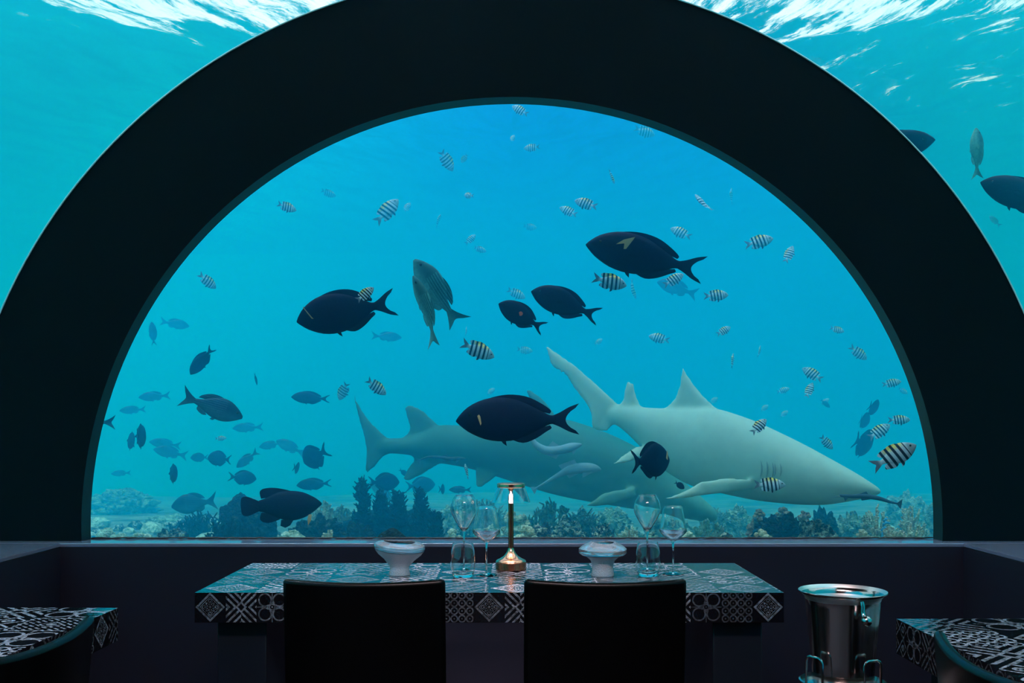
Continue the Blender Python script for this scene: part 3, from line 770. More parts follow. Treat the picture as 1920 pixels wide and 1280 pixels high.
# ------------------------------------------------------------------ striped sergeant fish
SG = 'striped sergeant fish outside the window'
serg = [  # head, tail, distance, yaw, label
 ((960, 199), (989, 214), 8.0, 20, 'striped fish cut by the very top of the window arch'),
 ((1228, 254), (1190, 240), 10.5, 10, 'faint striped fish against the arch edge, up beyond the top of the window'),
 ((965, 253), (957, 266), 12.5, 40, 'tiny faint fish under the topmost striped fish'),
 ((982, 279), (1011, 275), 9.2, 20, 'small striped fish second below the top of the arch'),
 ((849, 321), (825, 280), 8.6, 20, 'blue-grey striped fish swimming steeply down in the upper window'),
 ((865, 305), (876, 289), 10.3, 30, 'smaller striped fish just beside the one swimming steeply down'),
 ((1152, 345), (1142, 317), 8.2, 58, 'dark striped fish seen edge-on, alone above the paired striped fish'),
 ((630, 368), (601, 356), 12.3, 10, 'very faint striped fish above and beyond the crisp one by the arch'),
 ((556, 395), (519, 381), 7.6, 10, 'crisp striped fish close under the arch on the side away from the sharks'),
 ((747, 374), (705, 417), 7.7, 10, 'striped fish climbing diagonally with a long dark tail'),
 ((770, 380), (757, 397), 12.4, 30, 'faint little fish next to the diagonally climbing striped fish'),
 ((870, 366), (886, 367), 9.0, 50, 'small dark striped fish facing away, below the steeply diving one'),
 ((827, 401), (815, 427), 12.3, 62, 'thin faint fish edge-on below the small dark one'),
 ((1049, 389), (1082, 403), 8.9, 15, 'bluish striped fish, lower and dimmer of the two above the big surgeonfish'),
 ((1077, 376), (1120, 388), 7.5, 10, 'crisp striped fish, upper and brighter of the two above the big surgeonfish'),
 ((1303, 364), (1333, 399), 7.4, 45, 'narrow bright white-striped fish near the arch above the big surgeonfish'),
 ((1372, 352), (1369, 384), 12.3, 68, 'thin pale fish nearly edge-on beside the arch'),
 ((1007, 428), (980, 423), 13.0, 10, 'very faint striped fish below the bluish striped one'),
 ((892, 440), (873, 457), 11.0, 15, 'upper of two faint striped fish above the olive chub'),
 ((912, 472), (888, 463), 11.0, 10, 'lower of two faint striped fish above the olive chub'),
 ((1257, 428), (1295, 444), 9.0, 15, 'blue-grey striped fish right above the tail of the highest big surgeonfish'),
 ((1450, 447), (1395, 460), 6.9, 8, 'large yellow-topped striped fish close to the arch, level with the highest surgeonfish'),
 ((1487, 461), (1472, 492), 7.8, 25, 'small striped fish tilted upward below the yellow-topped one'),
 ((405, 541), (374, 514), 8.0, 20, 'striped fish alone near the arch above the diving slate surgeonfish'),
 ((701, 539), (668, 564), 5.35, 10, 'little striped fish passing over the tail root of a big surgeonfish'),
 ((985, 559), (951, 542), 10.2, 10, 'faint striped fish partly hidden by the surgeonfish with the red spot'),
 ((1175, 536), (1111, 520), 5.9, 8, 'bright yellow-backed striped fish between the two mid-water surgeonfish'),
 ((1192, 560), (1180, 524), 11.2, 50, 'faint fish edge-on behind the bright yellow-backed one'),
 ((1282, 514), (1244, 535), 7.0, 12, 'pale striped fish under the tail of the highest surgeonfish'),
 ((1366, 553), (1319, 555), 6.9, 8, 'striped fish swimming level, further out past the pale striped one'),
 ((1370, 613), (1344, 627), 8.0, 25, 'small dark-barred fish below the level-swimming striped fish'),
 ((1216, 630), (1255, 638), 9.0, 8, 'dim striped fish above the tail and fin of the pale shark'),
 ((999, 659), (969, 654), 12.2, 10, 'very faint striped fish just above the shark tail tip'),
 ((1375, 662), (1372, 691), 8.2, 55, 'narrow dark fish pointing up above the shark back'),
 ((1426, 647), (1423, 670), 11.0, 60, 'tiny edge-on fish beyond the narrow dark one above the shark back'),
 ((1583, 622), (1557, 614), 9.0, 15, 'small striped fish close by the arch, upper of two there'),
 ((1625, 674), (1595, 650), 8.5, 25, 'small dark striped fish hugging the arch, lower of two there'),
 ((1504, 690), (1542, 712), 7.8, 10, 'upper fish of a touching striped pair above the shark head'),
 ((1524, 717), (1511, 746), 7.8, 20, 'lower, tilted fish of the touching striped pair above the shark head'),
 ((1481, 728), (1456, 735), 11.2, 10, 'faint striped fish next to the touching striped pair'),
 ((1690, 715), (1654, 721), 8.0, 10, 'pale-green striped fish against the arch over the stacked shadowy fish'),
 ((1702, 738), (1684, 727), 12.0, 10, 'ghostly striped fish cut by the arch edge'),
 ((927, 670), (864, 642), 5.9, 8, 'bright striped fish in the middle of the window, below the upright chubs'),
 ((724, 740), (687, 710), 6.6, 10, 'bright striped fish above the far shark dorsal fin'),
 ((636, 750), (652, 715), 8.6, 25, 'bluish striped fish nose-down beside the far shark tail'),
 ((872, 869), (878, 899), 7.3, 66, 'narrow striped fish pointing up above the champagne glass'),
 ((1437, 786), (1409, 812), 5.75, 30, 'dark-barred fish on the back outline of the pale shark'),
 ((1473, 909), (1412, 908), 5.6, 8, 'bright striped fish swimming in front of the shark gills'),
 ((1561, 842), (1539, 817), 7.8, 25, 'small dark-barred fish over the snout of the pale shark'),
 ((1707, 787), (1665, 787), 6.7, 10, 'upper of three striped fish lined up by the arch beyond the shark snout'),
 ((1669, 796), (1627, 822), 6.7, 15, 'middle of three striped fish lined up by the arch beyond the shark snout'),
 ((1718, 834), (1634, 876), 5.4, 5, 'largest striped fish, yellow-backed, lowest of three by the arch'),
 ((425, 821), (403, 822), 10.2, 10, 'tiny striped fish under the lined chub'),
 ((875, 612), (874, 630), 12.0, 60, 'tiny speck-like fish above the central bright striped fish'),
]
random.seed(11)
for h, t, d, yw, lb in serg:
    far = d > 9.5
    place_fish('sergeant', M_SERG, 'sergeant_fish', h, t, d, lb, 'fish', SG, yaw=yw, hs=.98 + .06 * random.random(), bend=random.choice((0, .35, -.35)), eyes=not far)
for x, y, lb in [(1433, 764, 'barely visible tiny fish just over the back of the pale shark'), (1470, 775, 'faint smudge of a fish over the pale shark shoulder, next to the dark-barred one'),
                 (1338, 750, 'faint smudge of a fish touching the pale shark dorsal fin'), (1122, 640, 'faint sliver of a fish alone between the shark tail tip and the dim striped fish'),
                 (1547, 752, 'faint smudge of a fish beside the lower of the touching striped pair'), (920, 733, 'faint smudge of a fish just above the very large black surgeonfish')]:
    place_fish('sergeant', M_SERG, 'sergeant_fish', (x + 8, y - 5), (x - 7, y + 6), 12.6, lb, 'fish', SG, yaw=30, eyes=False)

# ------------------------------------------------------------------ shadowy fish of the far shoal
SH = 'shadowy fish of the far shoal'
shoal = [  # kind, head, tail, distance, yaw, height scale, label
 ('surgeon', (546, 744), (619, 748), 8.2, 0, .95, 'blue oval fish alone between the lined chub and the far shark tail'),
 ('surgeon', (570, 868), (610, 845), 8.0, 48, 2.0, 'broad dark-blue fish turned nose-down above the coral hedge'),
 ('surgeon', (559, 878), (555, 877), 9.0, 85, 1.4, 'little fish head-on beside the broad nose-down fish'),
 ('surgeon', (481, 898), (427, 893), 8.8, 0, 1.5, 'squarish blue fish just above the black triggerfish tail'),
 ('surgeon', (389, 858), (434, 862), 8.9, 0, 1.9, 'round deep-bodied blue fish in the middle of the shoal'),
 ('surgeon', (357, 858), (391, 857), 11.0, 0, 1.5, 'pale round fish touching the deep-bodied blue one'),
 ('chub', (444, 876), (484, 845), 10.0, 10, 1.0, 'slim fish rising diagonally with its tail up, beyond the round blue one'),
 ('surgeon', (329, 888), (319, 888), 7.6, 85, .95, 'small dark fish seen head-on with fins held out'),
 ('surgeon', (269, 818), (257, 818), 7.2, 85, 1.0, 'dark narrow fish head-on, nearer of a pair by the arch'),
 ('surgeon', (249, 827), (240, 826), 8.3, 85, 1.0, 'paler narrow fish head-on, beside the darker one by the arch'),
 ('chub', (260, 745), (320, 741), 11.5, 0, .9, 'faint fish level with the lined chub, near the arch'),
 ('chub', (224, 770), (274, 767), 12.2, 0, .9, 'fainter fish just under the faint one by the arch'),
 ('chub', (288, 842), (352, 855), 11.2, 0, 1.0, 'hazy fish between the head-on pair and the round blue fish'),
 ('chub', (280, 828), (340, 836), 12.6, 0, .9, 'ghostly fish overlapping the hazy one'),
 ('chub', (436, 803), (494, 800), 12.6, 0, .9, 'ghostly fish under the belly of the lined chub'),
 ('chub', (208, 888), (246, 886), 12.8, 0, .9, 'ghostly low fish next to the arch above the pale coral'),
 ('chub', (518, 826), (570, 850), 12.0, 20, 1.0, 'hazy fish with a tail-down tilt before the broad nose-down fish'),
 ('chub', (486, 838), (530, 830), 12.4, 10, 1.0, 'smudgy fish beside the tail-down hazy fish'),
 ('surgeon', (556, 910), (622, 905), 9.0, 0, 1.0, 'blue-grey fish gliding above the back of the black triggerfish'),
 ('surgeon', (749, 904), (690, 904), 8.7, 0, 1.7, 'rounded blue fish above the tree-like corals'),
 ('surgeon', (816, 908), (760, 912), 10.2, 0, 1.6, 'paler rounded fish beyond the last tree-like coral'),
 ('chub', (322, 950), (408, 938), 8.6, 0, 1.3, 'big hazy fish resting above the dark mounds'),
 ('chub', (753, 633), (696, 629), 12.0, 0, .9, 'very faint fish between the big surgeonfish and the slender chub'),
 ('chub', (355, 612), (300, 602), 13.0, 0, 1.0, 'almost invisible fish high by the arch'),
 ('surgeon', (284, 603), (289, 648), 11.0, 10, .9, 'faint upright fish near the arch above the shoal'),
 ('surgeon', (482, 722), (477, 698), 8.6, 10, .5, 'small dark sliver of a fish above the gap in the shoal'),
 ('chub', (842, 918), (884, 918), 9.2, 0, .9, 'dim fish behind the rim of the champagne glass'),
 ('surgeon', (832, 917), (828, 917), 9.2, 85, 1.2, 'tiny upright fish before the dim one at the champagne glass'),
 ('surgeon', (1634, 838), (1602, 824), 8.4, 62, 2.2, 'blue shadowy fish, lowest of the stack by the arch'),
 ('surgeon', (1630, 792), (1608, 784), 9.6, 60, 2.0, 'paler shadowy fish in the middle of the stack by the arch'),
 ('surgeon', (1645, 768), (1629, 760), 8.9, 66, 2.2, 'top shadowy fish of the stack by the arch'),
 ('chub', (1232, 528), (1308, 553), 11.0, 0, 1.0, 'pale ghostly fish beneath the pale striped one under the big surgeonfish tail'),
 ('surgeon', (1283, 916), (1265, 903), 5.7, 0, 1.5, 'small dark fish under the pale shark by its pectoral fin'),
 ('chub', (148 + 545, 873 + 30), (745, 948), 11, 20, .8, 'dim fish low behind the tree-like corals'),
 ('surgeon', (766, 893), (748, 879), 9.6, 10, 1.2, 'little fish beneath the far shark anal fin'),
 ('surgeon', (1556, 764), (1538, 748), 11.8, 10, 1.0, 'dusky smudge of a fish beneath the touching striped pair'),
]
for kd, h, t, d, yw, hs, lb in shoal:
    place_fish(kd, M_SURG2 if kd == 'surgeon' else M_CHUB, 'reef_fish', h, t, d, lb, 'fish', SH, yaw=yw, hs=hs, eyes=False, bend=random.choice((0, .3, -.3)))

# fish seen through the clear tunnel side
place_fish('surgeon', M_SURG, 'surgeonfish', (1752, 262), (1560, 300), 5.75, 'dark fish half hidden behind the arch wall, its blunt head showing outside', 'fish', GD, hs=1.0, roll=20)
place_fish('chub', M_PALE, 'chub', (1830, 240), (1832, 336), 5.5, 'pale green chub seen from behind and above through the tunnel side', 'fish', 'grey chubs', hs=1.0, roll=48, up=1)
place_fish('surgeon', M_SURG, 'surgeonfish', (1837, 341), (2010, 398), 5.3, 'black surgeonfish entering from the frame edge outside the tunnel', 'fish', GD, hs=1.0)
place_fish('chub', M_PALE, 'chub', (1855, 405), (1876, 424), 9.5, 'tiny faint fish outside the tunnel below the black one', 'fish', 'grey chubs', eyes=False)

# ------------------------------------------------------------------ sharks: rings (x, top, bottom in px, distance) along the body
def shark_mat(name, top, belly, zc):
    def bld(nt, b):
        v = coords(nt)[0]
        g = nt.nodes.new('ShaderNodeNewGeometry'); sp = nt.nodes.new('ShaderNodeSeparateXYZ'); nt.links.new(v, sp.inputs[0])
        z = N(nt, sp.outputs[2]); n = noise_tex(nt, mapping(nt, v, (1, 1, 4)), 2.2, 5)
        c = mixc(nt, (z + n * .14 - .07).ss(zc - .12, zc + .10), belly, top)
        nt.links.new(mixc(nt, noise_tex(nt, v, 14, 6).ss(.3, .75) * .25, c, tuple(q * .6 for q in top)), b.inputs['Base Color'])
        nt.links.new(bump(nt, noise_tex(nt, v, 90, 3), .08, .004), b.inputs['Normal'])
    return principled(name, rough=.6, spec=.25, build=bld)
def shark(name, stations, wfac, fins, mt, label, seg=28, voxel=.014):
    mb = MB(); rs = []
    for x, t, b, d, w in smooth_line(stations, 60):
        p, q = at(x, t, d), at(x, b, d); c = (p + q) / 2; h = max((p.z - q.z) / 2, .006); hw = max(w, .006)
        # ring faces along the local spine, mostly X
        r = [Vector((c.x, c.y + hw * math.cos(2 * PI * j / seg), c.z + h * math.sin(2 * PI * j / seg))) for j in range(seg)]
        rs.append(r)
    mb.rings(rs)
    for poly, th, yo in fins:
        n = len(poly)
        P = [at(*p) for p in poly]
        cx_ = sum(p.x for p in P) / n; cyy = sum(p.y for p in P) / n; cz_ = sum(p.z for p in P) / n
        C = Vector((cx_, cyy, cz_)); nrm = Vector((0, 0, 0))
        for i in range(n): nrm += (P[i] - C).cross(P[(i + 1) % n] - C)
        nrm.normalize()
        if nrm.y > 0: nrm = -nrm
        vs = [p + nrm * .010 for p in P] + [p - nrm * .010 for p in P] + [C + (p - C) * .6 + nrm * th for p in P] + [C + (p - C) * .6 - nrm * th for p in P]
        fs = [tuple(2 * n + i for i in range(n)), tuple(3 * n + i for i in range(n - 1, -1, -1))]
        for i in range(n):
            j = (i + 1) % n; fs += [(i, j, n + j, n + i), (2 * n + i, 2 * n + j, j, i), (n + i, n + j, 3 * n + j, 3 * n + i)]
        mb.add(vs, fs)
    o = mb.build(name, mt); tag(o, label, 'shark', 'sharks outside the window')
    rm = o.modifiers.new('skin', 'REMESH'); rm.mode = 'VOXEL'; rm.voxel_size = voxel; rm.use_smooth_shade = True
    sm = o.modifiers.new('relax', 'SMOOTH'); sm.factor = .5; sm.iterations = 5
    return o
M_SHARKA = shark_mat('pale_shark_skin', (.50, .66, .52), (.36, .50, .40), .95)  # shade under the body put into the darker belly colour
M_SHARKB = shark_mat('grey_shark_skin', (.07, .21, .15), (.22, .42, .32), .95)
dA = 7.2
def dsA(x): return 6.85 - (x - 1130) / 520 * .75
stA = [(1126, 766, 790, 0), (1150, 762, 794, .05), (1175, 761, 812, .08), (1205, 763, 842, .125), (1245, 765, 880, .17), (1290, 765, 908, .205), (1340, 765, 922, .225), (1400, 783, 935, .235), (1440, 800, 941, .235), (1500, 829, 946, .22), (1550, 856, 946, .19), (1600, 884, 938, .135), (1632, 904, 932, .08), (1648, 915, 926, .035), (1652, 918, 923, .008)]
stA = [(x, t, b, dsA(x), w * .88) for x, t, b, w in stA]
fA = [([(x, y, dsA(x)) for x, y in [(1021, 645), (1050, 665), (1085, 690), (1130, 731), (1160, 758), (1165, 788), (1150, 794), (1137, 810), (1125, 808), (1111, 804), (1116, 786), (1100, 757), (1075, 725), (1052, 684), (1042, 684), (1034, 687), (1028, 665)]], .02, 0),
      ([(x, y, dsA(x)) for x, y in [(1150, 768), (1168, 752), (1171, 730), (1177, 714), (1187, 718), (1191, 735), (1197, 753), (1210, 775), (1185, 785)]], .018, 0),
      ([(x, y, dsA(x)) for x, y in [(1246, 767), (1265, 748), (1275, 722), (1279, 686), (1288, 702), (1302, 722), (1318, 741), (1345, 767), (1320, 795), (1275, 790)]], .022, 0),
      ([(1232, 939, 5.8), (1260, 931, 5.85), (1293, 916, 5.95), (1314, 903, 6.0), (1362, 896, 6.15), (1400, 897, 6.25), (1425, 905, 6.35), (1415, 917, 6.35), (1362, 923, 6.15), (1290, 932, 5.95), (1262, 937, 5.85)], .022, 0),
      ([(1145, 872, 6.4), (1168, 853, 6.5), (1190, 838, 6.65), (1215, 835, 6.7), (1212, 853, 6.65), (1180, 866, 6.5)], .014, 0)]
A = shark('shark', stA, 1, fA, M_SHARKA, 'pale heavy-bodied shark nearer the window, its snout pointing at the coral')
def dsB(x): return 7.75 - (x - 700) / 640 * .4
stB = [(700, 822, 852, 0), (725, 821, 850, .06), (760, 820, 852, .085), (790, 812, 858, .10), (825, 797, 868, .13), (870, 797, 876, .17), (920, 790, 890, .21), (970, 782, 906, .245), (1020, 780, 922, .27), (1070, 788, 934, .28), (1125, 806, 944, .28), (1175, 828, 952, .27), (1230, 860, 962, .24), (1285, 905, 972, .18), (1325, 940, 978, .09), (1344, 958, 976, .03)]
stB = [(x, t, b, dsB(x), w * .9) for x, t, b, w in stB]
fB = [([(x, y, dsB(x)) for x, y in [(663, 728), (668, 750), (680, 772), (700, 797), (728, 822), (735, 848), (720, 855), (702, 875), (688, 889), (685, 880), (688, 845), (682, 815), (672, 780), (665, 752)]], .02, 0),
      ([(x, y, dsB(x)) for x, y in [(750, 826), (766, 812), (769, 800), (762, 777), (758, 763), (768, 759), (780, 762), (797, 773), (820, 795), (830, 820), (790, 838)]], .02, 0),
      ([(x, y, dsB(x)) for x, y in [(985, 729), (996, 732), (1012, 743), (1028, 758), (1048, 790), (1030, 815), (1000, 800), (998, 770), (994, 748)]], .022, 0),
      ([(x, y, dsB(x)) for x, y in [(770, 845), (777, 862), (765, 878), (755, 898), (763, 902), (785, 893), (805, 881), (822, 870), (850, 862), (840, 845), (800, 840)]], .018, 0),
      ([(x, y, dsB(x) - .1) for x, y in [(890, 880), (892, 895), (893, 914), (905, 912), (930, 893), (950, 880), (930, 870)]], .016, 0),
      ([(x, y, 7.2) for x, y in [(1095, 948), (1110, 940), (1130, 925), (1156, 918), (1190, 915), (1195, 930), (1173, 936), (1147, 945), (1115, 950)]], .018, 0)]
B_ = shark('shark', stB, 1, fB, M_SHARKB, 'dim teal shark further off, mostly behind the pale one')
# gills, mouth and eye of the pale shark
M_DARKSLIT = principled('dark_slit', (.28, .36, .33), rough=.8)
def surf_y(st, x, zpx):
    for a, b in zip(st, st[1:]):
        if a[0] <= x <= b[0]:
            f = (x - a[0]) / (b[0] - a[0]); t, bo, d, w = (a[i] + (b[i] - a[i]) * f for i in (1, 2, 3, 4))
            c = (t + bo) / 2; h = (bo - t) / 2; k_ = max(1 - ((zpx - c) / h) ** 2, .02)
            return d - w * math.sqrt(k_)
    return st[-1][3]
def on(st, x, y, off=.004):
    yy = surf_y(st, x, y); D = next((a[3] for a in st if a[0] >= x), st[-1][3])
    p = at(x, y, D); return Vector((p.x, yy - off, p.z))
for i in range(5):
    gx = 1414 + i * 9.5
    mb = MB(); mb.tube([on(stA, gx + 1.5 * math.sin(j / 6 * PI), 862 + i * 1.5 + j * (5.2 - i * .35)) for j in range(7)], [.001, .003, .004, .004, .004, .003, .001], 6)
    mb.build('gill_slit', M_DARKSLIT, A)
mb = MB(); mb.tube([on(stA, x, y) for x, y in ((1548, 930), (1562, 929), (1578, 929), (1592, 932), (1606, 936))], [.002, .005, .006, .005, .002], 6); mb.build('mouth', M_DARKSLIT, A)

# ------------------------------------------------------------------ remoras
M_REM = fmat('pale_blue_remora_skin', (.30, .42, .46), (.75, .82, .84), .35)
M_REMD = fmat('dark_remora_skin', (.05, .09, .11), (.10, .15, .17), .5)
def remora(pts, d, mt, label):
    mb = MB(); P = smooth_line([(at(x, y, d).x, d, at(x, y, d).z, w * d / F) for x, y, w in pts], 36)
    mb.tube([p[:3] for p in P], [max(p[3], .002) for p in P], 14)
    n = len(P); a, b = Vector(P[-1][:3]), Vector(P[-5][:3]); f = (a - b).normalized(); u = Vector((-f.z, 0, f.x)); u = u if u.z > 0 else -u
    q = Vector(P[int(n * .52)][:3]); r = P[int(n * .52)][3]
    for s_, l in ((1, 2.2), (-1, 2.0)):
        vs = [q + f * r * 2.2, q + u * s_ * r * l, q - f * r * 3.0]
        vv = [v + Vector((0, e, 0)) for e in (-.004, .004) for v in vs]; mb.add(vv, [(0, 1, 2), (5, 4, 3), (0, 3, 4, 1), (1, 4, 5, 2), (2, 5, 3, 0)])
    q = Vector(P[int(n * .8)][:3]); r = P[int(n * .8)][3]
    vs = [q + f * r, q - u * r * 2.6 - f * r * 1.6, q - f * r * 2.2]
    vv = [v + Vector((0, e - r * .5, 0)) for e in (-.004, .004) for v in vs]; mb.add(vv, [(0, 1, 2), (5, 4, 3), (0, 3, 4, 1), (1, 4, 5, 2), (2, 5, 3, 0)])
    t0 = Vector(P[0][:3]); b0 = Vector(P[3][:3]); ft = (t0 - b0).normalized(); ut = Vector((-ft.z, 0, ft.x)); w_ = .03
    vs = [b0, t0 + ut * w_, t0 - ut * w_ * .9]
    vv = [v + Vector((0, e, 0)) for e in (-.004, .004) for v in vs]; mb.add(vv, [(0, 1, 2), (5, 4, 3), (0, 3, 4, 1), (1, 4, 5, 2), (2, 5, 3, 0)])
    tag(mb.build('remora', mt), label, 'fish', 'remoras with the sharks')
remora([(990, 800, 1.5), (993, 815, 4), (1003, 832, 6), (1024, 844, 8), (1050, 843, 8), (1072, 838, 8.5), (1086, 834, 4), (1091, 833, 1)], 6.75, M_REM, 'bright curved remora beneath the tail of the very large black surgeonfish')
remora([(998, 919, 1.2), (1022, 905, 2.5), (1048, 890, 5), (1070, 880, 8.5), (1095, 877, 10), (1115, 878, 8), (1127, 881, 2)], 6.8, M_REM, 'pale blue remora with a long thin tail above the lamp')
remora([(783, 865, 1), (800, 857, 2), (822, 857, 3.2), (845, 860, 4), (862, 859, 3.5), (873, 860, 1)], 7.35, M_REMD, 'thin dark remora under the belly of the far shark')
remora([(1690, 945, 1), (1670, 941, 2.5), (1648, 934, 4), (1622, 930, 4.5), (1600, 930, 4), (1580, 929, 3), (1574, 927, 1)], 5.95, M_REMD, 'dark remora trailing out below the pale shark snout')
# ------------------------------------------------------------------ corals
def cmat(name, a, b, sc=14, bs=.6, thr=(.35, .65)):
    def bld(nt, p):
        v = coords(nt)[0]
        n = noise_tex(nt, v, sc, 7, .7)
        nt.links.new(mixc(nt, n.ss(*thr), a, b), p.inputs['Base Color'])
        vo = nt.nodes.new('ShaderNodeTexVoronoi'); vo.inputs['Scale'].default_value = sc * 3.2; nt.links.new(v, vo.inputs[0])
        nt.links.new(bump(nt, n + N(nt, vo.outputs[0]) * .7, bs, .03), p.inputs['Normal'])
    return principled(name, rough=.9, spec=.15, build=bld)
C_PALE = cmat('pale_coral', (.26, .32, .20), (1, .98, .74), 26)
C_CREAM = cmat('cream_coral', (.40, .33, .18), (1, .90, .64), 26)
C_BROWN = cmat('brown_coral', (.16, .09, .05), (.55, .36, .22), 16)
C_DARK = cmat('dark_rock', (.012, .025, .028), (.22, .26, .20), 20, .9, (.50, .72))
C_ROCK = cmat('encrusted_rock', (.03, .05, .045), (.85, .82, .62), 22, .9, (.46, .62))
C_TEAL = cmat('dusty_green_coral', (.05, .11, .09), (.50, .62, .44), 22)
C_BUSH = cmat('dark_soft_coral', (.008, .02, .022), (.03, .05, .045), 30)
C_BLUE = cmat('blue_sponge', (.02, .25, .50), (.15, .60, .85), 20)

def lump(o_mb, c, rx, ry, rz, sub, amp, freq, seed):
    bm = bmesh.new(); bmesh.ops.create_icosphere(bm, subdivisions=sub, radius=1)
    for v in bm.verts:
        p = v.co.copy(); s = Vector((seed * 3.1, seed * 1.7, seed))
        n1 = noise.noise(p * freq + s); n2 = noise.noise(p * freq * 2.7 + s); n3 = noise.noise(p * freq * 6 + s) + noise.noise(p * freq * 13 + s) * .6
        k = 1 + amp * (abs(n1) * 1.6 - .3 + n2 * .5 + n3 * .25)
        v.co = Vector((c[0] + p.x * rx * k, c[1] + p.y * ry * k, c[2] + p.z * rz * k))
    bm.verts.index_update()
    o_mb.add([tuple(v.co) for v in bm.verts], [tuple(v.index for v in f.verts) for f in bm.faces]); bm.free()

def coral(kind, cx, top, wpx, d, mt, label, name, cat='coral', group=None, seed=None):
    seed = seed if seed is not None else cx * .37
    rng = random.Random(int(cx * 7 + top)); p = at(cx, top, d); base = bed_z(p.x, d) - .06
    w = wpx * d / F / 2; h = max(p.z - base, .08); mb = MB()
    if kind == 'boulder':
        lump(mb, (0, 0, h * .36), w * .9, w * .78, h * .52, 5, .42, 1.9, seed)
        for k in range(14):
            a = rng.uniform(0, 2 * PI); e = rng.uniform(.0, 1); rr = math.sqrt(max(1 - e * e, 0)); r = rng.uniform(.16, .36) * w
            lump(mb, (math.cos(a) * rr * w * .78, math.sin(a) * rr * w * .65, h * .34 + e * max(h * .6 - r * .6, .02)), r, r, r * .8, 3, .5, 2.6, seed + k)
    elif kind == 'smooth':
        lump(mb, (0, 0, 0), w, w * .7, h, 4, .05, 1.2, seed)
    elif kind == 'cauli':
        lump(mb, (0, 0, h * .35), w * .85, w * .75, h * .42, 3, .3, 1.5, seed)
        for k in range(26):
            a = rng.uniform(0, 2 * PI); e = rng.uniform(.05, 1) ** .7; rr = math.sqrt(max(1 - e * e, 0))
            r = rng.uniform(.16, .28) * w
            lump(mb, (math.cos(a) * rr * w * .8, math.sin(a) * rr * w * .7, h * .35 + e * (h * .55 - r * .2)), r, r, r * .85, 2, .35, 2.2, seed + k)
    elif kind == 'branch':
        lump(mb, (0, 0, h * .25), w * .5, w * .45, h * .3, 2, .3, 2, seed)
        n = 46
        for k in range(n):
            a = rng.uniform(0, 2 * PI); e = rng.uniform(.02, 1) ** .6
            dr = Vector((math.cos(a) * math.sqrt(1 - e * e) * w, math.sin(a) * math.sqrt(1 - e * e) * w * .8, e * h * .72)); o = Vector((0, 0, h * .25))
            p1 = o + dr * .55 + Vector((rng.uniform(-1, 1), rng.uniform(-1, 1), rng.uniform(0, 1))) * w * .06
            mb.tube([o + dr * .15, p1, o + dr], [.017 * (w / .12) ** .5, .012 * (w / .12) ** .5, .007], 5)
            for q in range(5):
                f_ = rng.uniform(.45, .95); s = o + dr * f_
                e2 = s + (dr.normalized() + Vector((rng.uniform(-1, 1), rng.uniform(-1, 1), rng.uniform(-.3, 1)))).normalized() * w * rng.uniform(.18, .34)
                mb.tube([s, e2], [.009, .0055], 5)
    elif kind == 'tree':
        mb.tube([(0, 0, 0), (.01, 0, h * .5), (0, 0, h * .97)], [w * .22, w * .14, w * .04], 8)
        for k in range(150):
            z = rng.uniform(.08, 1.0); a = rng.uniform(0, 2 * PI); r = w * (1.08 - z * .82) * rng.uniform(.75, 1.1)
            s = Vector((0, 0, z * h * .93)); e = s + Vector((math.cos(a) * r, math.sin(a) * r * .8, h * rng.uniform(.01, .09)))
            mb.tube([s, (s + e) / 2 + Vector((0, 0, .004)), e], [.014, .012, .005], 4)
            for q in range(6):
                f_ = rng.uniform(.35, 1); c_ = s + (e - s) * f_; t_ = c_ + Vector((rng.uniform(-1, 1), rng.uniform(-1, 1), rng.uniform(.0, 1.3))) * .03
                mb.tube([c_, t_], [.008, .004], 4)
    elif kind == 'thicket':
        for k in range(int(60)):
            x, y = rng.uniform(-1, 1), rng.uniform(-1, 1) * .7
            hh = h * (1 - .45 * (x * x + y * y) ** .5 * rng.uniform(.6, 1.1)); s = Vector((x * w, y * w, 0)); e = s + Vector((rng.uniform(-.3, .3) * w, rng.uniform(-.2, .2) * w, hh))
            mb.tube([s, (s + e) / 2, e], [.016, .012, .006], 5)
            for q in range(5):
                c_ = s + (e - s) * rng.uniform(.5, 1); t_ = c_ + Vector((rng.uniform(-1, 1), rng.uniform(-1, 1), rng.uniform(.2, 1.4))) * .035
                mb.tube([c_, t_], [.008, .005], 4)
    o = mb.build(name, mt); o.location = (p.x, d, base); o.rotation_euler = (0, 0, 0)
    tag(o, label, cat, group)
    return o
HR = 'coral heads on the reef'; TR = 'tree-like soft corals'
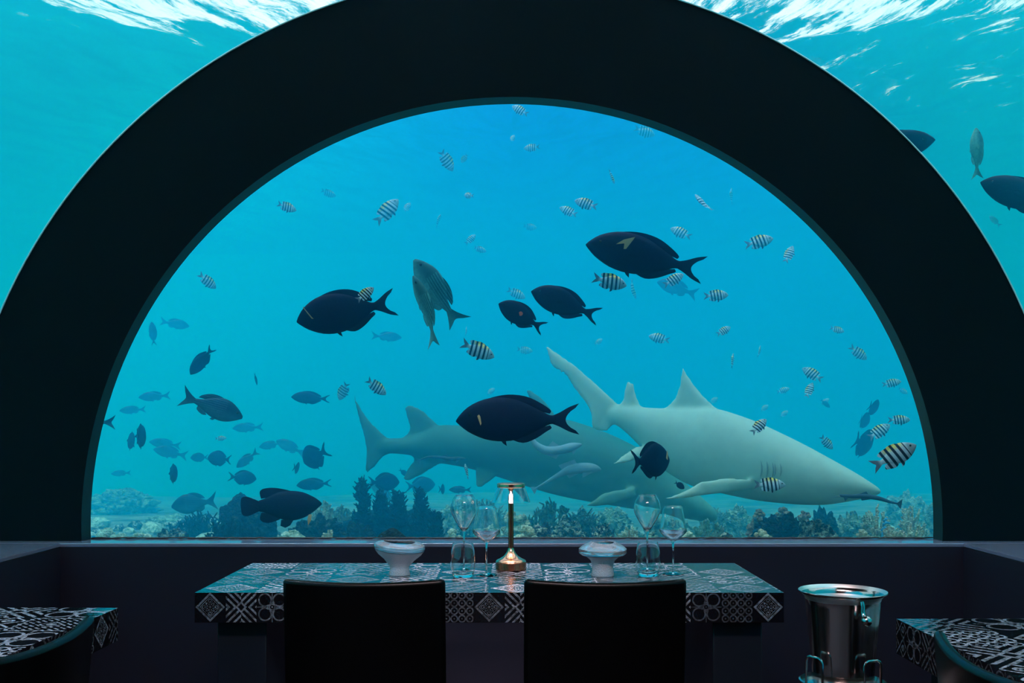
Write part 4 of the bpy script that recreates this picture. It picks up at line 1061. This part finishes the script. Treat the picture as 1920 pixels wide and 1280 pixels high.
for a in [
 ('cauli', 205, 984, 84, 6.7, C_PALE, 'pale knobbly coral at the very corner of the window sill', 'coral_head', 'coral', HR),
 ('cauli', 262, 990, 70, 6.4, C_PALE, 'low pale coral second from the window corner', 'coral_head', 'coral', HR),
 ('boulder', 322, 986, 74, 6.8, C_ROCK, 'low speckled coral rubble third from the window corner', 'coral_head', 'coral', HR),
 ('boulder', 232, 916, 120, 11.2, C_TEAL, 'hazy far mound standing above the pale corner corals', 'coral_head', 'coral', HR),
 ('boulder', 180, 935, 100, 12.0, C_TEAL, 'faintest mound, half behind the window edge', 'coral_head', 'coral', HR),
 ('thicket', 375, 958, 90, 8.0, C_DARK, 'dark bristly coral under the big hazy fish', 'coral_head', 'coral', HR),
 ('boulder', 320, 968, 120, 9.2, C_TEAL, 'teal mound between the corner corals and the dark bristly one', 'coral_head', 'coral', HR),
 ('boulder', 462, 930, 104, 7.4, C_DARK, 'big dark rock behind the tail of the black triggerfish', 'reef_rock', 'rock', 'dark reef rocks'),
 ('thicket', 430, 972, 110, 6.9, C_BUSH, 'dark coral growth at the foot of the big dark rock', 'coral_head', 'coral', HR),
 ('cauli', 545, 988, 90, 6.2, C_PALE, 'pale green coral right below the black triggerfish', 'coral_head', 'coral', HR),
 ('branch', 605, 935, 60, 7.6, C_PALE, 'pale branching coral at the nose of the black triggerfish', 'branching_coral', 'coral', 'branching corals'),
 ('branch', 640, 945, 50, 8.0, C_TEAL, 'dull branching coral touching the tallest tree-like coral', 'branching_coral', 'coral', 'branching corals'),
 ('boulder', 592, 962, 110, 7.0, C_DARK, 'dark rock between the triggerfish and the tree-like corals', 'reef_rock', 'rock', 'dark reef rocks'),
 ('branch', 618, 988, 46, 6.1, C_PALE, 'small pale sprig of coral at the sill below the dark rock', 'branching_coral', 'coral', 'branching corals'),
 ('tree', 678, 896, 66, 7.4, C_BUSH, 'tallest dark tree-like coral, first of the hedge', 'soft_coral', 'coral', TR),
 ('tree', 714, 918, 58, 7.5, C_BUSH, 'narrow dark tree-like coral, second of the hedge', 'soft_coral', 'coral', TR),
 ('tree', 745, 920, 64, 7.4, C_BUSH, 'dark tree-like coral in the middle of the hedge', 'soft_coral', 'coral', TR),
 ('tree', 789, 918, 56, 7.3, C_BUSH, 'dark tree-like coral standing apart at the hedge end', 'soft_coral', 'coral', TR),
 ('tree', 817, 963, 44, 7.0, C_BUSH, 'smallest dark tree-like coral before the champagne glass', 'soft_coral', 'coral', TR),
 ('boulder', 735, 950, 170, 7.9, C_DARK, 'long dark rock behind the tree-like corals', 'reef_rock', 'rock', 'dark reef rocks'),
 ('boulder', 675, 975, 70, 6.9, C_BUSH, 'dark rock at the foot of the tallest tree-like coral', 'reef_rock', 'rock', 'dark reef rocks'),
 ('smooth', 735, 989, 112, 5.75, C_BUSH, 'smooth dark dome shaping a reflection at the sill under the tree-like corals', 'reef_rock', 'rock', 'dark reef rocks'),  # added dome, stands in for a dark reflection in the pane
 ('boulder', 848, 944, 60, 8.8, C_TEAL, 'hazy coral mound behind the champagne glass bowl', 'coral_head', 'coral', HR),
 ('cauli', 848, 984, 46, 6.5, C_PALE, 'pale coral seen through the champagne glass stem', 'coral_head', 'coral', HR),
 ('thicket', 908, 928, 70, 8.4, C_TEAL, 'bushy coral seen through the wine glass by the lamp', 'coral_head', 'coral', HR),
 ('cauli', 925, 975, 50, 6.8, C_PALE, 'pale coral at the sill by the lamp pole', 'coral_head', 'coral', HR),
 ('cauli', 968, 948, 60, 7.3, C_CREAM, 'cream coral rising just past the lamp pole', 'coral_head', 'coral', HR),
 ('cauli', 985, 978, 64, 6.4, C_CREAM, 'bright cream coral at the sill past the lamp', 'coral_head', 'coral', HR),
 ('thicket', 1035, 936, 86, 7.6, C_TEAL, 'rounded bushy teal coral between lamp and column bowl', 'coral_head', 'coral', HR),
 ('boulder', 1065, 968, 84, 6.9, C_ROCK, 'speckled dark coral above the column bowl', 'coral_head', 'coral', HR),
 ('thicket', 1088, 950, 60, 7.9, C_TEAL, 'bristly coral under the second shark pectoral fin', 'coral_head', 'coral', HR),
 ('boulder', 1018, 975, 50, 6.5, C_ROCK, 'small speckled coral between the cream and the bristly ones', 'coral_head', 'coral', HR),
 ('boulder', 1150, 950, 80, 8.4, C_TEAL, 'dim coral mound beneath the second shark', 'coral_head', 'coral', HR),
 ('thicket', 1128, 978, 60, 6.6, C_ROCK, 'low dark coral with pale tips behind the column bowl', 'coral_head', 'coral', HR),
 ('branch', 1178, 982, 60, 6.3, C_PALE, 'pale-tipped finger coral behind the far champagne glass', 'branching_coral', 'coral', 'branching corals'),
 ('cauli', 1222, 988, 50, 6.2, C_TEAL, 'greenish coral low behind the far tumbler', 'coral_head', 'coral', HR),
 ('boulder', 1250, 965, 90, 7.8, C_TEAL, 'teal coral mound behind the far wine glass', 'coral_head', 'coral', HR),
 ('branch', 1325, 972, 84, 6.8, C_PALE, 'spiky pale coral band past the far wine glass', 'branching_coral', 'coral', 'branching corals'),
 ('cauli', 1290, 990, 60, 6.2, C_PALE, 'low pale coral at the sill below the spiky band', 'coral_head', 'coral', HR),
 ('thicket', 1345, 956, 60, 8.4, C_TEAL, 'dim bushy coral behind the spiky pale band', 'coral_head', 'coral', HR),
 ('boulder', 1383, 944, 50, 8.2, C_TEAL, 'round teal coral under the pale shark throat', 'coral_head', 'coral', HR),
 ('cauli', 1365, 990, 66, 6.15, C_ROCK, 'bumpy mottled coral at the sill before the dark reef rock', 'coral_head', 'coral', HR),
 ('cauli', 1422, 944, 48, 7.0, C_BROWN, 'brown knobbly coral, first of three under the shark jaw', 'brown_coral', 'coral', 'brown corals under the shark'),
 ('cauli', 1468, 942, 56, 7.1, C_BROWN, 'brown knobbly coral, middle of three under the shark jaw', 'brown_coral', 'coral', 'brown corals under the shark'),
 ('cauli', 1508, 944, 46, 7.0, C_BROWN, 'brown knobbly coral, last of three under the shark jaw', 'brown_coral', 'coral', 'brown corals under the shark'),
 ('boulder', 1465, 962, 120, 6.75, C_DARK, 'craggy dark rock carrying the brown corals', 'reef_rock', 'rock', 'dark reef rocks'),
 ('cauli', 1425, 982, 60, 6.1, C_CREAM, 'yellowish knobbly coral at the sill before the craggy rock', 'coral_head', 'coral', HR),
 ('boulder', 1530, 966, 76, 6.3, C_ROCK, 'large encrusted pale-and-dark coral boulder at the sill', 'coral_head', 'coral', HR),
 ('boulder', 1545, 950, 60, 7.4, C_DARK, 'dark rock behind the encrusted boulder', 'reef_rock', 'rock', 'dark reef rocks'),
 ('boulder', 1596, 955, 60, 7.6, C_TEAL, 'teal mound between the encrusted boulder and the branching corals', 'coral_head', 'coral', HR),
 ('cauli', 1568, 992, 36, 6.0, C_TEAL, 'small green coral tuft beside the encrusted boulder', 'coral_head', 'coral', HR),
 ('cauli', 1612, 982, 58, 6.1, C_CREAM, 'pale knobbly coral at the sill before the branching corals', 'coral_head', 'coral', HR),
 ('branch', 1642, 944, 76, 6.7, C_CREAM, 'cream branching coral, back one nearer the shark snout', 'branching_coral', 'coral', 'branching corals'),
 ('branch', 1708, 944, 78, 6.8, C_CREAM, 'cream branching coral, back one nearer the arch', 'branching_coral', 'coral', 'branching corals'),
 ('branch', 1712, 976, 76, 6.2, C_CREAM, 'cream branching coral in the window corner at the sill', 'branching_coral', 'coral', 'branching corals'),
 ('branch', 1668, 982, 60, 6.15, C_CREAM, 'short cream branching coral at the foot of the blue sponge', 'branching_coral', 'coral', 'branching corals'),
 ('cauli', 1661, 958, 26, 6.45, C_BLUE, 'bright blue sponge amid the cream branching corals', 'blue_sponge', 'sponge', None),
 ('boulder', 1700, 922, 86, 9.0, C_TEAL, 'pale round mound beyond the branching corals', 'coral_head', 'coral', HR),
 ('boulder', 1765, 935, 70, 8.0, C_TEAL, 'mound cut off by the arch beside the branching corals', 'coral_head', 'coral', HR),
]: coral(*a)

# loose rubble between the coral heads
random.seed(21)
mb = MB()
for k in range(300):
    y = random.uniform(5.55, 9.0); x = random.uniform(-.44, .44) * y; r = random.uniform(.03, .09) * (.7 + y * .06); n0 = len(mb.f)
    lump(mb, (x, y, bed_z(x, y) + r * .2), r * random.uniform(.8, 1.6), r, r * random.uniform(.5, 1.0), 2, .6, 2.0, k * .7)
    if k % 2: mb.m[n0:] = [1] * (len(mb.f) - n0)
tag(mb.build('coral_rubble', [C_PALE, C_ROCK]), 'broken coral rubble strewn along the sill and between the coral heads', 'rubble', kind='stuff')
